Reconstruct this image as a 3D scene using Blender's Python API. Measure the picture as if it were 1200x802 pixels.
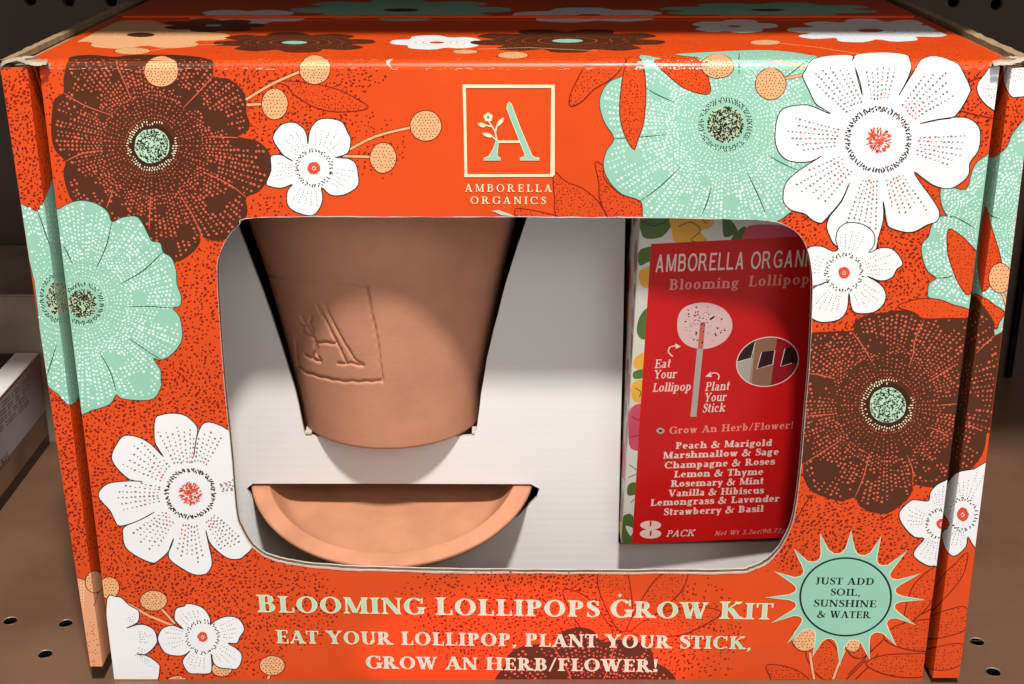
import bpy, math, random
from mathutils import Vector
from mathutils.geometry import tessellate_polygon
random.seed(7)
R = math.radians
for o in list(bpy.data.objects): bpy.data.objects.remove(o)
S = bpy.context.scene
COL = S.collection
# ------------------------------------------------------------------ camera, world, lamps, exposure
F = 1600.0; PITCH = R(20.9); CAM = Vector((0.0, -0.43, 0.2989))
cd = bpy.data.cameras.new('camera'); cam = bpy.data.objects.new('camera', cd); COL.objects.link(cam)
cam.location = CAM; cam.rotation_euler = (math.pi/2-PITCH, 0, 0)
cd.sensor_width = 36; cd.lens = F/1200*36; cd.clip_start = 0.01; cd.clip_end = 50
S.camera = cam
W = bpy.data.worlds.new("World"); S.world = W; W.use_nodes = True
W.node_tree.nodes['Background'].inputs[0].default_value = (1.0, 0.955, 0.92, 1)
W.node_tree.nodes['Background'].inputs[1].default_value = 0.41
def lamp(name, loc, tgt, size, power, color, shape='DISK', size_y=None):
    l = bpy.data.lights.new(name, 'AREA'); l.shape = shape; l.size = size
    if size_y: l.size_y = size_y
    l.energy = power; l.color = color
    o = bpy.data.objects.new(name, l); COL.objects.link(o); o.location = loc
    o.rotation_euler = (Vector(tgt)-Vector(loc)).to_track_quat('-Z', 'Y').to_euler()
    return o
lamp('ceiling_lamp', (0.05, -0.60, 1.22), (0, 0, .12), 0.10, 23, (1.0, 0.955, 0.90))
lamp('added_front_fill', (0.7, -1.7, 1.25), (0, 0, .12), 0.8, 6.0, (1.0, 0.92, 0.86))  # added soft fill from the front for gloss and softer shade
sp = bpy.data.lights.new('added_pink_glow', 'SPOT'); sp.energy = 5.5; sp.color = (1.0, 0.10, 0.35)  # added spot standing in for a pink reflection from an unseen source
sp.spot_size = R(8); sp.spot_blend = 0.5; sp.shadow_soft_size = 0.004
so = bpy.data.objects.new('added_pink_glow', sp); COL.objects.link(so); so.scale = (2.2, 1, 1); so.location = (0.02, -0.45, 0.022)
so.rotation_euler = (Vector((0.006, 0, .012))-so.location).to_track_quat('-Z', 'Y').to_euler()
S.view_settings.view_transform = 'Standard'; S.view_settings.look = 'None'
S.view_settings.exposure = -0.04; S.view_settings.gamma = 1
S.render.engine = 'CYCLES'
# ------------------------------------------------------------------ materials
MATS = {}
def mat(name, col, rough=.5, spec=.5, noise=None, bump=None, metal=0, coat=0, col2=None, wave=None):
    m = bpy.data.materials.new(name); m.use_nodes = True; nt = m.node_tree; b = nt.nodes['Principled BSDF']
    b.inputs['Roughness'].default_value = rough; b.inputs['Metallic'].default_value = metal
    b.inputs['Specular IOR Level'].default_value = spec; b.inputs['Coat Weight'].default_value = coat
    b.inputs['Coat Roughness'].default_value = .12
    tc = nt.nodes.new('ShaderNodeTexCoord')
    n = nt.nodes.new('ShaderNodeTexNoise'); n.inputs['Scale'].default_value = (noise or (60, .06))[0]
    n.inputs['Detail'].default_value = 6
    nt.links.new(tc.outputs['Object'], n.inputs['Vector'])
    r = nt.nodes.new('ShaderNodeValToRGB')
    a = (noise or (60, .06))[1]
    c2 = col2 or tuple(c*(1-a) for c in col)
    r.color_ramp.elements[0].position = .35; r.color_ramp.elements[1].position = .65
    r.color_ramp.elements[0].color = (*c2, 1); r.color_ramp.elements[1].color = (*[min(1, c*(1+a*.5)) for c in col], 1)
    nt.links.new(n.outputs['Fac'], r.inputs['Fac']); nt.links.new(r.outputs['Color'], b.inputs['Base Color'])
    if bump:
        n2 = nt.nodes.new('ShaderNodeTexNoise'); n2.inputs['Scale'].default_value = bump[0]; n2.inputs['Detail'].default_value = 4
        nt.links.new(tc.outputs['Object'], n2.inputs['Vector'])
        bp = nt.nodes.new('ShaderNodeBump'); bp.inputs['Strength'].default_value = bump[1]; bp.inputs['Distance'].default_value = bump[2]
        src = n2.outputs['Fac']
        if wave:
            w = nt.nodes.new('ShaderNodeTexWave'); w.wave_type = 'BANDS'; w.bands_direction = wave[0]
            w.inputs['Scale'].default_value = wave[1]; w.inputs['Distortion'].default_value = wave[3]
            w.inputs['Detail'].default_value = 1
            nt.links.new(tc.outputs['Object'], w.inputs['Vector'])
            mx = nt.nodes.new('ShaderNodeMath'); mx.operation = 'MULTIPLY_ADD'; mx.inputs[1].default_value = wave[2]
            nt.links.new(w.outputs['Fac'], mx.inputs[0]); nt.links.new(src, mx.inputs[2]); src = mx.outputs[0]
        nt.links.new(src, bp.inputs['Height']); nt.links.new(bp.outputs['Normal'], b.inputs['Normal'])
    MATS[name] = m; return m
PB = (45, .25, .0006)
def ink(name, col, a=.03, rough=.30): return mat(name, col, rough, .32, (25, a), PB)
ink('orange', (.73, .072, .008), .08); ink('white', (.85, .85, .87)); ink('mint', (.30, .59, .45), .06); ink('mint_light', (.76, .93, .85))
ink('brown', (.088, .024, .008), .14); ink('brown_deep', (.045, .012, .006)); ink('salmon', (.64, .115, .06)); ink('dark_red', (.20, .008, .003)); ink('black', (.012, .012, .010))
ink('peach', (.84, .43, .20)); ink('peach_pale', (.80, .36, .19)); ink('cream_mint', (.46, .58, .38)); ink('mint_title', (.48, .70, .50)); ink('cream', (.85, .74, .48)); ink('grey_dot', (.20, .19, .20)); ink('red_dot', (.72, .075, .025))
ink('line_green', (.02, .06, .05)); ink('blush', (.85, .62, .50))
ink('label_red', (.60, .010, .010), .1, .3); ink('pink_text', (.84, .62, .55)); ink('dim_pink', (.78, .27, .22)); ink('lolly_pink', (.72, .47, .45)); ink('stick_grey', (.42, .37, .33))
ink('stick_red', (.60, .12, .10)); ink('leaf_green', (.09, .16, .04), .3); ink('rose_yellow', (.80, .40, .05), .2); ink('rose_pink', (.66, .08, .14), .2); ink('floral_white', (.66, .64, .56), .1)
ink('wood_print', (.30, .15, .09), .2); ink('dark_print', (.03, .012, .012)); ink('crimson', (.33, .012, .02), .2)
mat('kraft', (.36, .24, .14), .8, .2, (90, .2), (200, .4, .0006))
mat('kraft_pale', (.42, .36, .29), .85, .2, (150, .3), (300, .5, .0006)); mat('kraft_dark', (.16, .10, .06), .9, .1, (150, .3), (300, .4, .0006))
mat('paper_white', (.60, .56, .50), .8, .2, (200, .15), (300, .4, .0004))
mat('insert_card', (.82, .815, .81), .55, .35, (6, .05), (9, .4, .0009), wave=('Z', 95, .035, 1.2))
mat('terracotta', (.60, .275, .165), .82, .22, (60, .09), (700, .3, .0003))
mat('terracotta_pale', (.56, .255, .145), .8, .22, (60, .14), (420, .28, .0003))
mat('shelf_metal', (.175, .095, .055), .38, .5, (14, .22), (220, .14, .0004), coat=.15)
mat('shelf_dark', (.085, .056, .038), .45, .4, (9, .3), (60, .1, .0005))
mat('hole_dark', (.006, .004, .003), .9, .1)
mat('scratch_metal', (.26, .17, .11), .4, .5); mat('rim_metal', (.45, .38, .30), .4, .5, metal=.4)
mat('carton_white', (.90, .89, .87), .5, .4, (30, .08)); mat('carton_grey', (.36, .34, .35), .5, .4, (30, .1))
mat('carton_brown_reflection', (.22, .13, .08), .5, .4, (40, .3)); mat('carton_black', (.012, .010, .010), .35, .5)  # the brown paints a reflection low on the white carton's side
mat('carton_taupe', (.36, .29, .22), .5, .4, (30, .3)); mat('print_grey', (.10, .10, .11), .6, .3)
# ------------------------------------------------------------------ camera maths (pixel of the photograph -> point on a real surface)
cp, sn = math.cos(PITCH), math.sin(PITCH)
def ray(px, py):
    u = (px-600)/F; v = (401-py)/F
    return Vector((u, cp+v*sn, v*cp-sn))
def hit(px, py, O, N):
    d = ray(px, py); return CAM + d*((O-CAM).dot(N)/d.dot(N))
def on_y(px, py, y): return hit(px, py, Vector((0, y, 0)), Vector((0, 1, 0)))
def on_z(px, py, z): return hit(px, py, Vector((0, 0, z)), Vector((0, 0, 1)))
def proj(P):
    q = Vector(P)-CAM; dep = q.y*cp-q.z*sn; up = q.z*cp+q.y*sn
    return 600+F*q.x/dep, 401-F*up/dep
# ------------------------------------------------------------------ object helpers
def empty(name, loc=(0, 0, 0)):
    o = bpy.data.objects.new(name, None); COL.objects.link(o); o.location = loc; o.empty_display_size = .02; return o
def tag(o, label=None, cat=None, group=None, kind=None):
    if label: o['label'] = label
    if cat: o['category'] = cat
    if group: o['group'] = group
    if kind: o['kind'] = kind
    return o
def build(name, verts, faces, mats, parent=None, midx=None, smooth=False, kind=None):
    me = bpy.data.meshes.new(name)
    off = Vector((0, 0, 0))
    if parent is not None:
        p = parent
        while p is not None: off += p.location; p = p.parent
    me.from_pydata([tuple(Vector(v)-off) for v in verts], [], faces)
    if isinstance(mats, str): mats = [mats]
    for m in mats: me.materials.append(MATS[m])
    if midx: me.polygons.foreach_set('material_index', midx)
    if smooth: me.polygons.foreach_set('use_smooth', [True]*len(me.polygons))
    me.update()
    o = bpy.data.objects.new(name, me); COL.objects.link(o)
    if parent is not None: o.parent = parent
    if kind: o['kind'] = kind
    return o
def boxmesh(x0, x1, y0, y1, z0, z1):
    v = [(x, y, z) for z in (z0, z1) for x, y in ((x0, y0), (x1, y0), (x1, y1), (x0, y1))]
    return v, [(3, 2, 1, 0), (4, 5, 6, 7), (0, 1, 5, 4), (1, 2, 6, 5), (2, 3, 7, 6), (3, 0, 4, 7)]
def holed(outer, holes, y0, y1):
    """flat board in the xz plane with openings, real thickness"""
    loops = [outer]+holes; pts = [p for l in loops for p in l]; n = len(pts)
    tris = tessellate_polygon([[Vector((p[0], p[1], 0)) for p in l] for l in loops])
    v = [(p[0], y0, p[1]) for p in pts]+[(p[0], y1, p[1]) for p in pts]; f = []
    for a, b, c in tris:
        A, B, C = [Vector((*pts[i], 0)) for i in (a, b, c)]
        if (B-A).cross(C-A).z < 0: b, c = c, b
        f.append((a, b, c)); f.append((n+c, n+b, n+a))
    return v, f, loops, n
def smooth_loop(pts, n=4, closed=True):
    out = []; N = len(pts)
    for i in range(N if closed else N-1):
        p0 = pts[(i-1) % N] if closed or i > 0 else pts[i]; p1 = pts[i]; p2 = pts[(i+1) % N]
        p3 = pts[(i+2) % N] if closed or i+2 < N else p2
        for k in range(n):
            t = k/n
            out.append(tuple(.5*((2*p1[j])+(-p0[j]+p2[j])*t+(2*p0[j]-5*p1[j]+4*p2[j]-p3[j])*t*t+(-p0[j]+3*p1[j]-3*p2[j]+p3[j])*t**3) for j in (0, 1)))
    if not closed: out.append(pts[-1])
    return out
def inside(p, poly):
    x, y = p; c = False; j = len(poly)-1
    for i in range(len(poly)):
        xi, yi = poly[i]; xj, yj = poly[j]
        if (yi > y) != (yj > y) and x < (xj-xi)*(y-yi)/(yj-yi)+xi: c = not c
        j = i
    return c
def nearest(p, poly):
    best = None; bd = 1e9
    for i in range(len(poly)):
        ax, ay = poly[i-1]; bx, by = poly[i]; dx, dy = bx-ax, by-ay; L = dx*dx+dy*dy
        t = 0 if L == 0 else max(0, min(1, ((p[0]-ax)*dx+(p[1]-ay)*dy)/L))
        q = (ax+t*dx, ay+t*dy); d = (q[0]-p[0])**2+(q[1]-p[1])**2
        if d < bd: bd = d; best = q
    return best
def clip(poly, a, b, c):
    """keep a*x+b*y>=c"""
    out = []
    for i in range(len(poly)):
        p = poly[i-1]; q = poly[i]; dp = a*p[0]+b*p[1]-c; dq = a*q[0]+b*q[1]-c
        if (dp >= 0) != (dq >= 0):
            t = dp/(dp-dq); out.append((p[0]+t*(q[0]-p[0]), p[1]+t*(q[1]-p[1])))
        if dq >= 0: out.append(q)
    return out
def Zc(ox, oy, s, pts): return [(ox+x/s, oy+y/s) for x, y in pts]
# ------------------------------------------------------------------ dimensions of the gift box
H = .2286; XL = -.1480; XR = .1526; RR = .0026; PR = .003; GD = .012; TH = .0030; DEPTH = .235
OLT, OLB, ORT, ORB = -.1592, -.1554, .1628, .1653      # outer edges of the side flanges (top / bottom)
ARC = RR*math.pi/2; S0 = H-RR; S1 = S0+ARC
win_px = [(300,255.5),(450,254.5),(600,254.5),(700,255),(800,256),(872,257),(900,259),(920,264),(936,275),(945,290),(950,310),(952,340),(949,420),(944,480),(939,540),(934,585),(928,615),(918,637),(903,656),(880,668),(850,671.5),(700,672),(600,671.5),(500,670),(408,667),(350,662),(318,655),(297,642),(284,622),(277,600),(271,530),(263,450),(257,370),(254.5,320),(257,300),(266,280),(280,264)]
win_px = smooth_loop(win_px, 12)
rw = random.Random(3); _w = []; j1 = 0
for i, (x, y) in enumerate(win_px):
    j1 = .6*j1+rw.uniform(-.35, .35); k = 1.0 if (y > 640 or y < 262) else .35
    _w.append((x+j1*.3*k, y+j1*k))
win_px = _w
WIN = [(lambda P: (P.x, P.z))(on_y(x, y, 0)) for x, y in win_px]
WB = (min(p[0] for p in WIN), max(p[0] for p in WIN), min(p[1] for p in WIN), max(p[1] for p in WIN))
def in_win(p): return WB[0] < p[0] < WB[1] and WB[2] < p[1] < WB[3] and inside(p, WIN)
class Sheet:
    """printed surface: px() turns a photograph pixel into (u,s) on it, xyz() lifts (u,s,off) to space; slabs are convex clip polygons"""
    def __init__(s, px, xyz, slabs, window=False): s.px = px; s.xyz = xyz; s.slabs = slabs; s.window = window; s.off = 4e-6
    def layer(s): s.off += 1.1e-6
def front_px(x, y):
    P = on_y(x, y, 0)
    if P.z <= S0: return (P.x, P.z)
    Q = on_z(x, y, H) if y > -190 else Vector((0, 9, 0))
    if Q.y < RR: 
        t = min(1, max(0, (P.z-S0)/(RR*1.2))); return (P.x, S0+ARC*t*.9)
    return (Q.x, S1+Q.y-RR)
def front_xyz(u, s, o):
    if s <= S0: return (u, -o, s)
    if s < S1:
        a = (s-S0)/RR; return (u, RR-(RR+o)*math.cos(a), S0+(RR+o)*math.sin(a))
    return (u, RR+s-S1, H+o)
def rect(x0, x1, s0, s1): return [(1, 0, x0), (-1, 0, -x1), (0, 1, s0), (0, -1, -s1)]
cuts = [.0004, S0]+[S0+ARC*k/4 for k in (1, 2, 3)]+[S1, S1+DEPTH-RR]
FRONT = Sheet(front_px, front_xyz, [rect(XL, XR, a, b) for a, b in zip(cuts, cuts[1:])], True)
def planar(A, B, C, D, out):
    """sheet on the quad A(bottom left) B(bottom right) C(top right) D(top left); out = outward side"""
    A, B, C, D = map(Vector, (A, B, C, D)); U = (B-A).normalized(); N = U.cross(D-A).normalized()
    if N.dot(Vector(out)) < 0: N = -N
    V = N.cross(U)
    if V.z < 0: V = -V
    q = [((P-A).dot(U), (P-A).dot(V)) for P in (A, B, C, D)]
    con = []
    for i in range(4):
        p, r = q[i], q[(i+1) % 4]; a, b = -(r[1]-p[1]), (r[0]-p[0]); con.append((a, b, a*p[0]+b*p[1]))
    def px(x, y):
        P = hit(x, y, A, N)-A; return (P.dot(U), P.dot(V))
    return Sheet(px, lambda u, s, o: tuple(A+U*u+V*s+N*o), [con])
def lerp(a, b, t): return a+(b-a)*t
FBL = .0080; FBR = .0030; FTz = H-.0015                                # flange bottom / top heights
ix = .0028                                             # slant of the inward face
LS = planar((OLB+.0002, -PR, FBL), (XL-ix, -PR, FBL), (XL-ix, -PR, FTz), (OLT+.0002, -PR, FTz), (0, -1, 0))
LBD = planar((XL-ix, -PR, FBL), (XL-ix, GD, FBL), (XL-ix, GD, FTz), (XL-ix, -PR, FTz), (1, -.5, 0))
RBD = planar((XR+ix, GD, FBR), (XR+ix, -PR, FBR), (XR+ix, -PR, FTz), (XR+ix, GD, FTz), (-1, -.5, 0))
RS = planar((XR+ix, -PR, FBR), (ORB-.0002, -PR, FBR), (ORT-.0002, -PR, FTz), (XR+ix, -PR, FTz), (0, -1, 0))
class Ink:
    def __init__(s): s.v = []; s.f = []; s.m = []; s.names = []
    def mi(s, n):
        if n not in s.names: s.names.append(n)
        return s.names.index(n)
    def tri(s, sheet, uvs, m, off=None):
        off = sheet.off if off is None else off; b = len(s.v)
        s.v += [sheet.xyz(u, w, off) for u, w in uvs]; s.f.append(tuple(range(b, b+len(uvs)))); s.m.append(s.mi(m))
    def poly_uv(s, sheet, uv, m, off=None, convex=False):
        off = sheet.off if off is None else off
        for con in sheet.slabs:
            q = uv
            for a, b, c in con:
                q = clip(q, a, b, c)
                if len(q) < 3: break
            if len(q) < 3: continue
            if sheet.window: q = [nearest(p, WIN) if in_win(p) else p for p in q]
            b0 = len(s.v); s.v += [sheet.xyz(u, w, off) for u, w in q]; k = s.mi(m)
            if convex: s.f.append(tuple(range(b0, b0+len(q)))); s.m.append(k)
            else:
                for t in tessellate_polygon([[Vector((*p, 0)) for p in q]]):
                    if len(set(t)) == 3: s.f.append(tuple(b0+i for i in t)); s.m.append(k)
    def poly(s, sheets, pts, m, dense=4):
        for sh in sheets:
            d = []
            for i in range(len(pts)):
                p = pts[i-1]; q = pts[i]; n = max(1, int(math.hypot(q[0]-p[0], q[1]-p[1])/dense))
                d += [(lerp(p[0], q[0], k/n), lerp(p[1], q[1], k/n)) for k in range(1, n+1)]
            s.poly_uv(sh, [sh.px(*p) for p in d], m)
    def dot(s, sheets, x, y, r, m, ax=1.0, ang=0, n=6):
        for sh in sheets:
            u, w = sh.px(x, y); k = .43/F/(cp+(401-y)/F*sn)*1.0
            if any(a*u+b*w < c+0 for a, b, c in [con for sl in (sh.slabs[0], sh.slabs[-1]) for con in sl][:2]): continue
            if sh.window and in_win((u, w)): continue
            if not sh.window and any(a*u+b*w < c for a, b, c in sh.slabs[0]): continue
            if sh.window and not (.0008 < w < S1+DEPTH-.004 and XL+.0004 < u < XR-.0004): continue
            ca, sa = math.cos(ang), math.sin(ang); pts = []
            for i in range(n):
                t = 2*math.pi*i/n; a, b = r*ax*math.cos(t)*k, r*math.sin(t)*k
                pts.append((u+a*ca-b*sa, w+a*sa+b*ca))
            o_ = sh.off+(len(s.f) % 17)*5e-8
            if sh.window: s.tri(sh, pts, m, o_)
            else: s.poly_uv(sh, pts, m, o_, convex=True)
    def stroke(s, sheets, pts, w, m, closed=False, taper=False):
        for sh in sheets:
            q = [sh.px(*p) for p in pts]; N = len(q); L = []; Rr = []
            for i in range(N):
                a = q[(i-1) % N] if (closed or i > 0) else q[i]; b = q[(i+1) % N] if (closed or i < N-1) else q[i]
                dx, dy = b[0]-a[0], b[1]-a[1]; l = math.hypot(dx, dy) or 1
                ww = w*(.35+.65*math.sin(math.pi*(i+.5)/N)) if taper else w
                k = .5*ww*.43/F/(cp+(401-pts[i][1])/F*sn); nx, ny = -dy/l*k, dx/l*k
                L.append((q[i][0]+nx, q[i][1]+ny)); Rr.append((q[i][0]-nx, q[i][1]-ny))
            for i in range(N if closed else N-1):
                j = (i+1) % N
                c = ((q[i][0]+q[j][0])/2, (q[i][1]+q[j][1])/2)
                if sh.window and in_win(c): continue
                s.poly_uv(sh, [L[i], L[j], Rr[j], Rr[i]], m, convex=True)
    def done(s, name, parent, kind=None, label=None):
        if not s.f: return None
        o = build(name, s.v, s.f, s.names, parent, s.m, kind=kind)
        if label: o['label'] = label
        return o
# ------------------------------------------------------------------ lettering: every glyph drawn from stems, bowls and serifs
INS = [0]
def ring(cx, cy, rx, ry, a0, a1, T, t, n=None):
    e = INS[0]; rx -= e; ry -= e; T -= 2*e; t = max(.004, t-2*e)
    n = n or max(6, int(abs(a1-a0)/12)); out = []
    def P(a, k):
        a = R(a); X = rx-(T if k else 0); Y = ry-(t if k else 0); return (cx+X*math.cos(a), cy+Y*math.sin(a))
    for i in range(n):
        A = a0+(a1-a0)*i/n; B = a0+(a1-a0)*(i+1)/n; out.append([P(A, 0), P(B, 0), P(B, 1), P(A, 1)])
    return out
def sweep(pts, ws):
    n = 5; P = smooth_loop(pts, n, False); N = len(P); out = []; L = []; Q = []
    for i in range(N):
        a = P[max(0, i-1)]; b = P[min(N-1, i+1)]; dx, dy = b[0]-a[0], b[1]-a[1]; l = math.hypot(dx, dy) or 1
        k = i/n; k0 = min(int(k), len(ws)-1); w = lerp(ws[k0], ws[min(k0+1, len(ws)-1)], k-k0)/2
        L.append((P[i][0]-dy/l*w, P[i][1]+dx/l*w)); Q.append((P[i][0]+dy/l*w, P[i][1]-dx/l*w))
    for i in range(N-1): out.append([L[i], L[i+1], Q[i+1], Q[i]])
    return out
def glyph(c, T=.2, t=.07, sf=1, xh=.68):
    g = []; h = T/2
    e = INS[0]
    def V(x, a, b, w=T):
        if e and w < T*.7: return
        w -= 2*e; a, b = a+e, b-e; g.append([(x-w/2, a), (x+w/2, a), (x+w/2, b), (x-w/2, b)])
    def Hh(a, b, y, w=t):
        if e and w < .12: return
        g.append([(a, y-w/2), (b, y-w/2), (b, y+w/2), (a, y+w/2)])
    def Dg(x0, y0, x1, y1, w):
        if e and w < T*.7: return
        w -= 2*e; g.append([(x0-w/2, y0), (x0+w/2, y0), (x1+w/2, y1), (x1-w/2, y1)])
    def bs(x, w=None, y=0, T_=None):                       # bottom serif
        if sf and not e:
            w = w or T+.2; q = (T_ or T)/2; g.append([(x-w/2, y), (x+w/2, y), (x+w/2, y+t*.8), (x-w/2, y+t*.8)])
            g.append([(x-w/2+.03, y+t*.8), (x+w/2-.03, y+t*.8), (x+q, y+t*2), (x-q, y+t*2)])
    def ts(x, w=None, y=1, T_=None):
        if sf and not e:
            w = w or T+.2; q = (T_ or T)/2; g.append([(x-w/2, y-t*.8), (x+w/2, y-t*.8), (x+w/2, y), (x-w/2, y)])
            g.append([(x-q, y-t*2), (x+q, y-t*2), (x+w/2-.03, y-t*.8), (x-w/2+.03, y-t*.8)])
    def tick(x, y0, y1):
        if sf and not e: g.append([(x-t*.6, y0), (x+t*.6, y0), (x+t*.45, y1), (x-t*.45, y1)])
    def Rg(*a): g.extend(ring(*a))
    s = .1*sf+h
    if e and c in '&,.!/()8097321': return g, glyph_adv(c, T, t, sf, xh)
    if c == ' ': return g, .34
    if c == 'I': V(s, 0, 1); bs(s); ts(s); return g, 2*s
    if c in 'LEF':
        V(s, 0, 1); ts(s); bs(s)
        if c in 'LE': Hh(s, .66, t/2); tick(.64, 0, .3)
        if c in 'EF': Hh(s, .64, 1-t/2); tick(.62, 1, .74); Hh(s, .5, .52); tick(.5, .4, .64)
        return g, .7
    if c == 'T': V(.36, 0, 1); bs(.36); Hh(.02, .7, 1-t/2); tick(.04, 1, .72); tick(.68, 1, .72); return g, .72
    if c == 'H': x = .66+h; V(s, 0, 1); V(x, 0, 1); Hh(s, x, .52); [f(q) for f in (bs, ts) for q in (s, x)]; return g, x+s
    if c == 'N':
        w = max(t*1.3, .08) if sf else T; V(.14, 0, 1, w); Dg(.14, 1, .74, 0, T*1.15); V(.74, 0, 1, w); bs(.14, .28, 0, w); ts(.74, .28, 1, w)
        if sf: ts(.07, .16, 1, w)
        return g, .88
    if c == 'M':
        w = max(t*1.2, .08) if sf else T; V(.13, 0, 1, w); Dg(.18, 1, .5, .05, T); Dg(.86, 1, .53, .05, w); V(.88, 0, 1); bs(.13, .26, 0, w); bs(.88)
        if sf: ts(.12, .22, 1, w); ts(.92, .26)
        return g, 1.06
    if c == 'A': w = t*1.3 if sf else T; Dg(.12, 0, .42, 1, w); Dg(.72, 0, .42, 1, T*1.1); Hh(.22, .62, .3); bs(.12, .26, 0, w); bs(.72); return g, .88
    if c == 'V': w = t*1.3 if sf else T; Dg(.16, 1, .44, 0, T*1.1); Dg(.74, 1, .46, 0, w); ts(.16); ts(.74, .26, 1, w); return g, .88
    if c == 'W':
        w = t*1.3 if sf else T; Dg(.15, 1, .38, 0, T*1.05); Dg(.6, 1, .4, 0, w); Dg(.58, 1, .82, 0, T*1.05); Dg(1.06, 1, .84, 0, w)
        ts(.15); ts(.6); ts(1.06, .26, 1, w); return g, 1.2
    if c == 'Y': w = t*1.3 if sf else T; Dg(.14, 1, .42, .42, T*1.1); Dg(.72, 1, .44, .42, w); V(.43, 0, .45); bs(.43); ts(.14); ts(.72, .26, 1, w); return g, .86
    if c == 'K': w = t*1.4 if sf else T; V(s, 0, 1); bs(s); ts(s); Dg(.74, 1, s, .42, w); Dg(.4, .62, .78, 0, T*1.2); bs(.78); ts(.74, .3, 1, w); return g, .94
    if c in 'PRB':
        V(s, 0, 1); bs(s); ts(s); y = .5 if c != 'B' else .53
        Hh(s, .42, 1-t/2); Hh(s, .42, y); Rg(.4, (1+y-t/2)/2, .27, (1-y+t/2)/2, -90, 90, T, t)
        if c == 'B': Hh(s, .42, t/2); Rg(.42, y/2+t/4, .3, y/2+t/4, -90, 90, T, t)
        if c == 'R': Dg(.42, y, .74, 0, T*1.1); bs(.76)
        return g, {'P': .72, 'R': .92, 'B': .78}[c]
    if c == 'D': V(s, 0, 1); Hh(0 if sf else s, .42, t/2); Hh(0 if sf else s, .42, 1-t/2); Rg(.4, .5, .44, .5, -90, 90, T, t); return g, .88
    if c == 'O': Rg(.46, .5, .45, .52, 0, 360, T, t, 28); return g, .94
    if c in 'CG':
        Rg(.46, .5, .45, .52, 42, 315 if c == 'C' else 335, T, t); tick(.78, .66, 1.0)
        if c == 'C': tick(.8, .06, .2)
        else: V(.76, .04, .44, T*.9); (ts(.76, T+.16, .46) if sf else Hh(.5, .82, .44))
        return g, .88
    if c == 'U': w = t*1.3 if sf else T; V(s, .3, 1); V(.72, .3, 1, w); Rg(.45, .32, .45-s+h, .34, 180, 360, T, t*1.2); ts(s); ts(.72, .26, 1, w); return g, .86
    if c == 'J': V(.3, .2, 1); ts(.3); Rg(.2, .16, .1+h, .2, 270, 360, T, t); Rg(.16, .1, .1, .12, 150, 300, .1, .08); return g, .5
    if c in 'Ss':
        k = 1 if c == 'S' else xh; q = [(.6, .78), (.5, .94), (.32, .965), (.15, .86), (.16, .68), (.36, .54), (.56, .4), (.6, .2), (.42, .04), (.22, .04), (.09, .22)]
        a = .8 if c == 'S' else .72
        g.extend(sweep([(x*a+.02, y*k) for x, y in q], [max(.01, q_-2*e) for q_ in (t*.5, t, t, T*.7, T, T*1.15, T, T*.7, t, t, t*.5)])); 
        tick(.6*a+.02, .70*k, .98*k); tick(.09*a+.02, .02*k, .3*k); return g, .7*a
    if c == '&':
        g.extend(sweep([(.86, .56), (.76, .3), (.5, .05), (.24, .0), (.07, .2), (.18, .42), (.42, .6), (.52, .8), (.38, .97), (.24, .82), (.32, .6), (.6, .25), (.86, .02)], [t, t, t*1.2, T*.8, T, T*.6, t, T*.6, t, T*.7, T, T*1.1, T*.6]))
        Hh(.7, .98, .56); return g, 1.0
    if c == ',': g.extend(sweep([(.12, .12), (.16, .0), (.06, -.16)], [T, T*.7, t*.5])); return g, .28
    if c == '.': V(.12, 0, T); return g, .26
    if c == '!': g.append([(.11, .3), (.17, .3), (.14+h, 1), (.14-h, 1)]); V(.14, 0, T); return g, .3
    if c == '/': Dg(.04, -.05, .4, 1.05, t*1.3); return g, .46
    if c == '(': Rg(.34, .45, .3, .62, 120, 240, T*.6, t); return g, .26
    if c == ')': Rg(-.08, .45, .3, .62, -60, 60, T*.6, t); return g, .26
    if c == '8': Rg(.35, .74, .27, .26, 0, 360, T, t); Rg(.35, .26, .33, .28, 0, 360, T, t); return g, .72
    if c == '0': Rg(.35, .5, .33, .5, 0, 360, T, t); return g, .7
    if c == '9': Rg(.35, .68, .3, .33, 0, 360, T, t); g.extend(sweep([(.6, .66), (.55, .3), (.2, .0)], [T, T*.8, t])); return g, .7
    if c == '7': Hh(.08, .62, .95); Dg(.24, 0, .58, .95, T); return g, .66
    if c == '3': Rg(.3, .74, .27, .26, -90, 140, T, t); Rg(.3, .27, .32, .28, -140, 90, T, t); return g, .66
    if c == '2': g.extend(sweep([(.08, .75), (.3, .97), (.54, .74), (.4, .4), (.06, .06)], [T*.7, t, T, T*.7, t])); Hh(.06, .6, .05, .1); return g, .66
    # ---- lower case
    X = xh; s = .07*sf+h
    if c == 'o': Rg(.3, X/2, .3, X/2+.01, 0, 360, T, t, 20); return g, .63
    if c in 'ce':
        Rg(.29, X/2, .28, X/2+.01, 50 if c == 'c' else 0, 315, T, t)
        if c == 'e': Hh(.06, .57, X*.52)
        else: V(.44, X*.66, X*.86, T*.7)
        return g, .58
    if c == 'a':
        V(.42, .02, X*.75); Rg(.26, X*.72, .16+h, X*.29, 0, 150, T, t); Rg(.27, X*.27, .25, X*.3, 70, 290, T, t); Hh(.25, .42, X*.53); Hh(.25, .42, .03)
        if sf: Hh(.42, .58, t*.4)
        return g, .6
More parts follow.
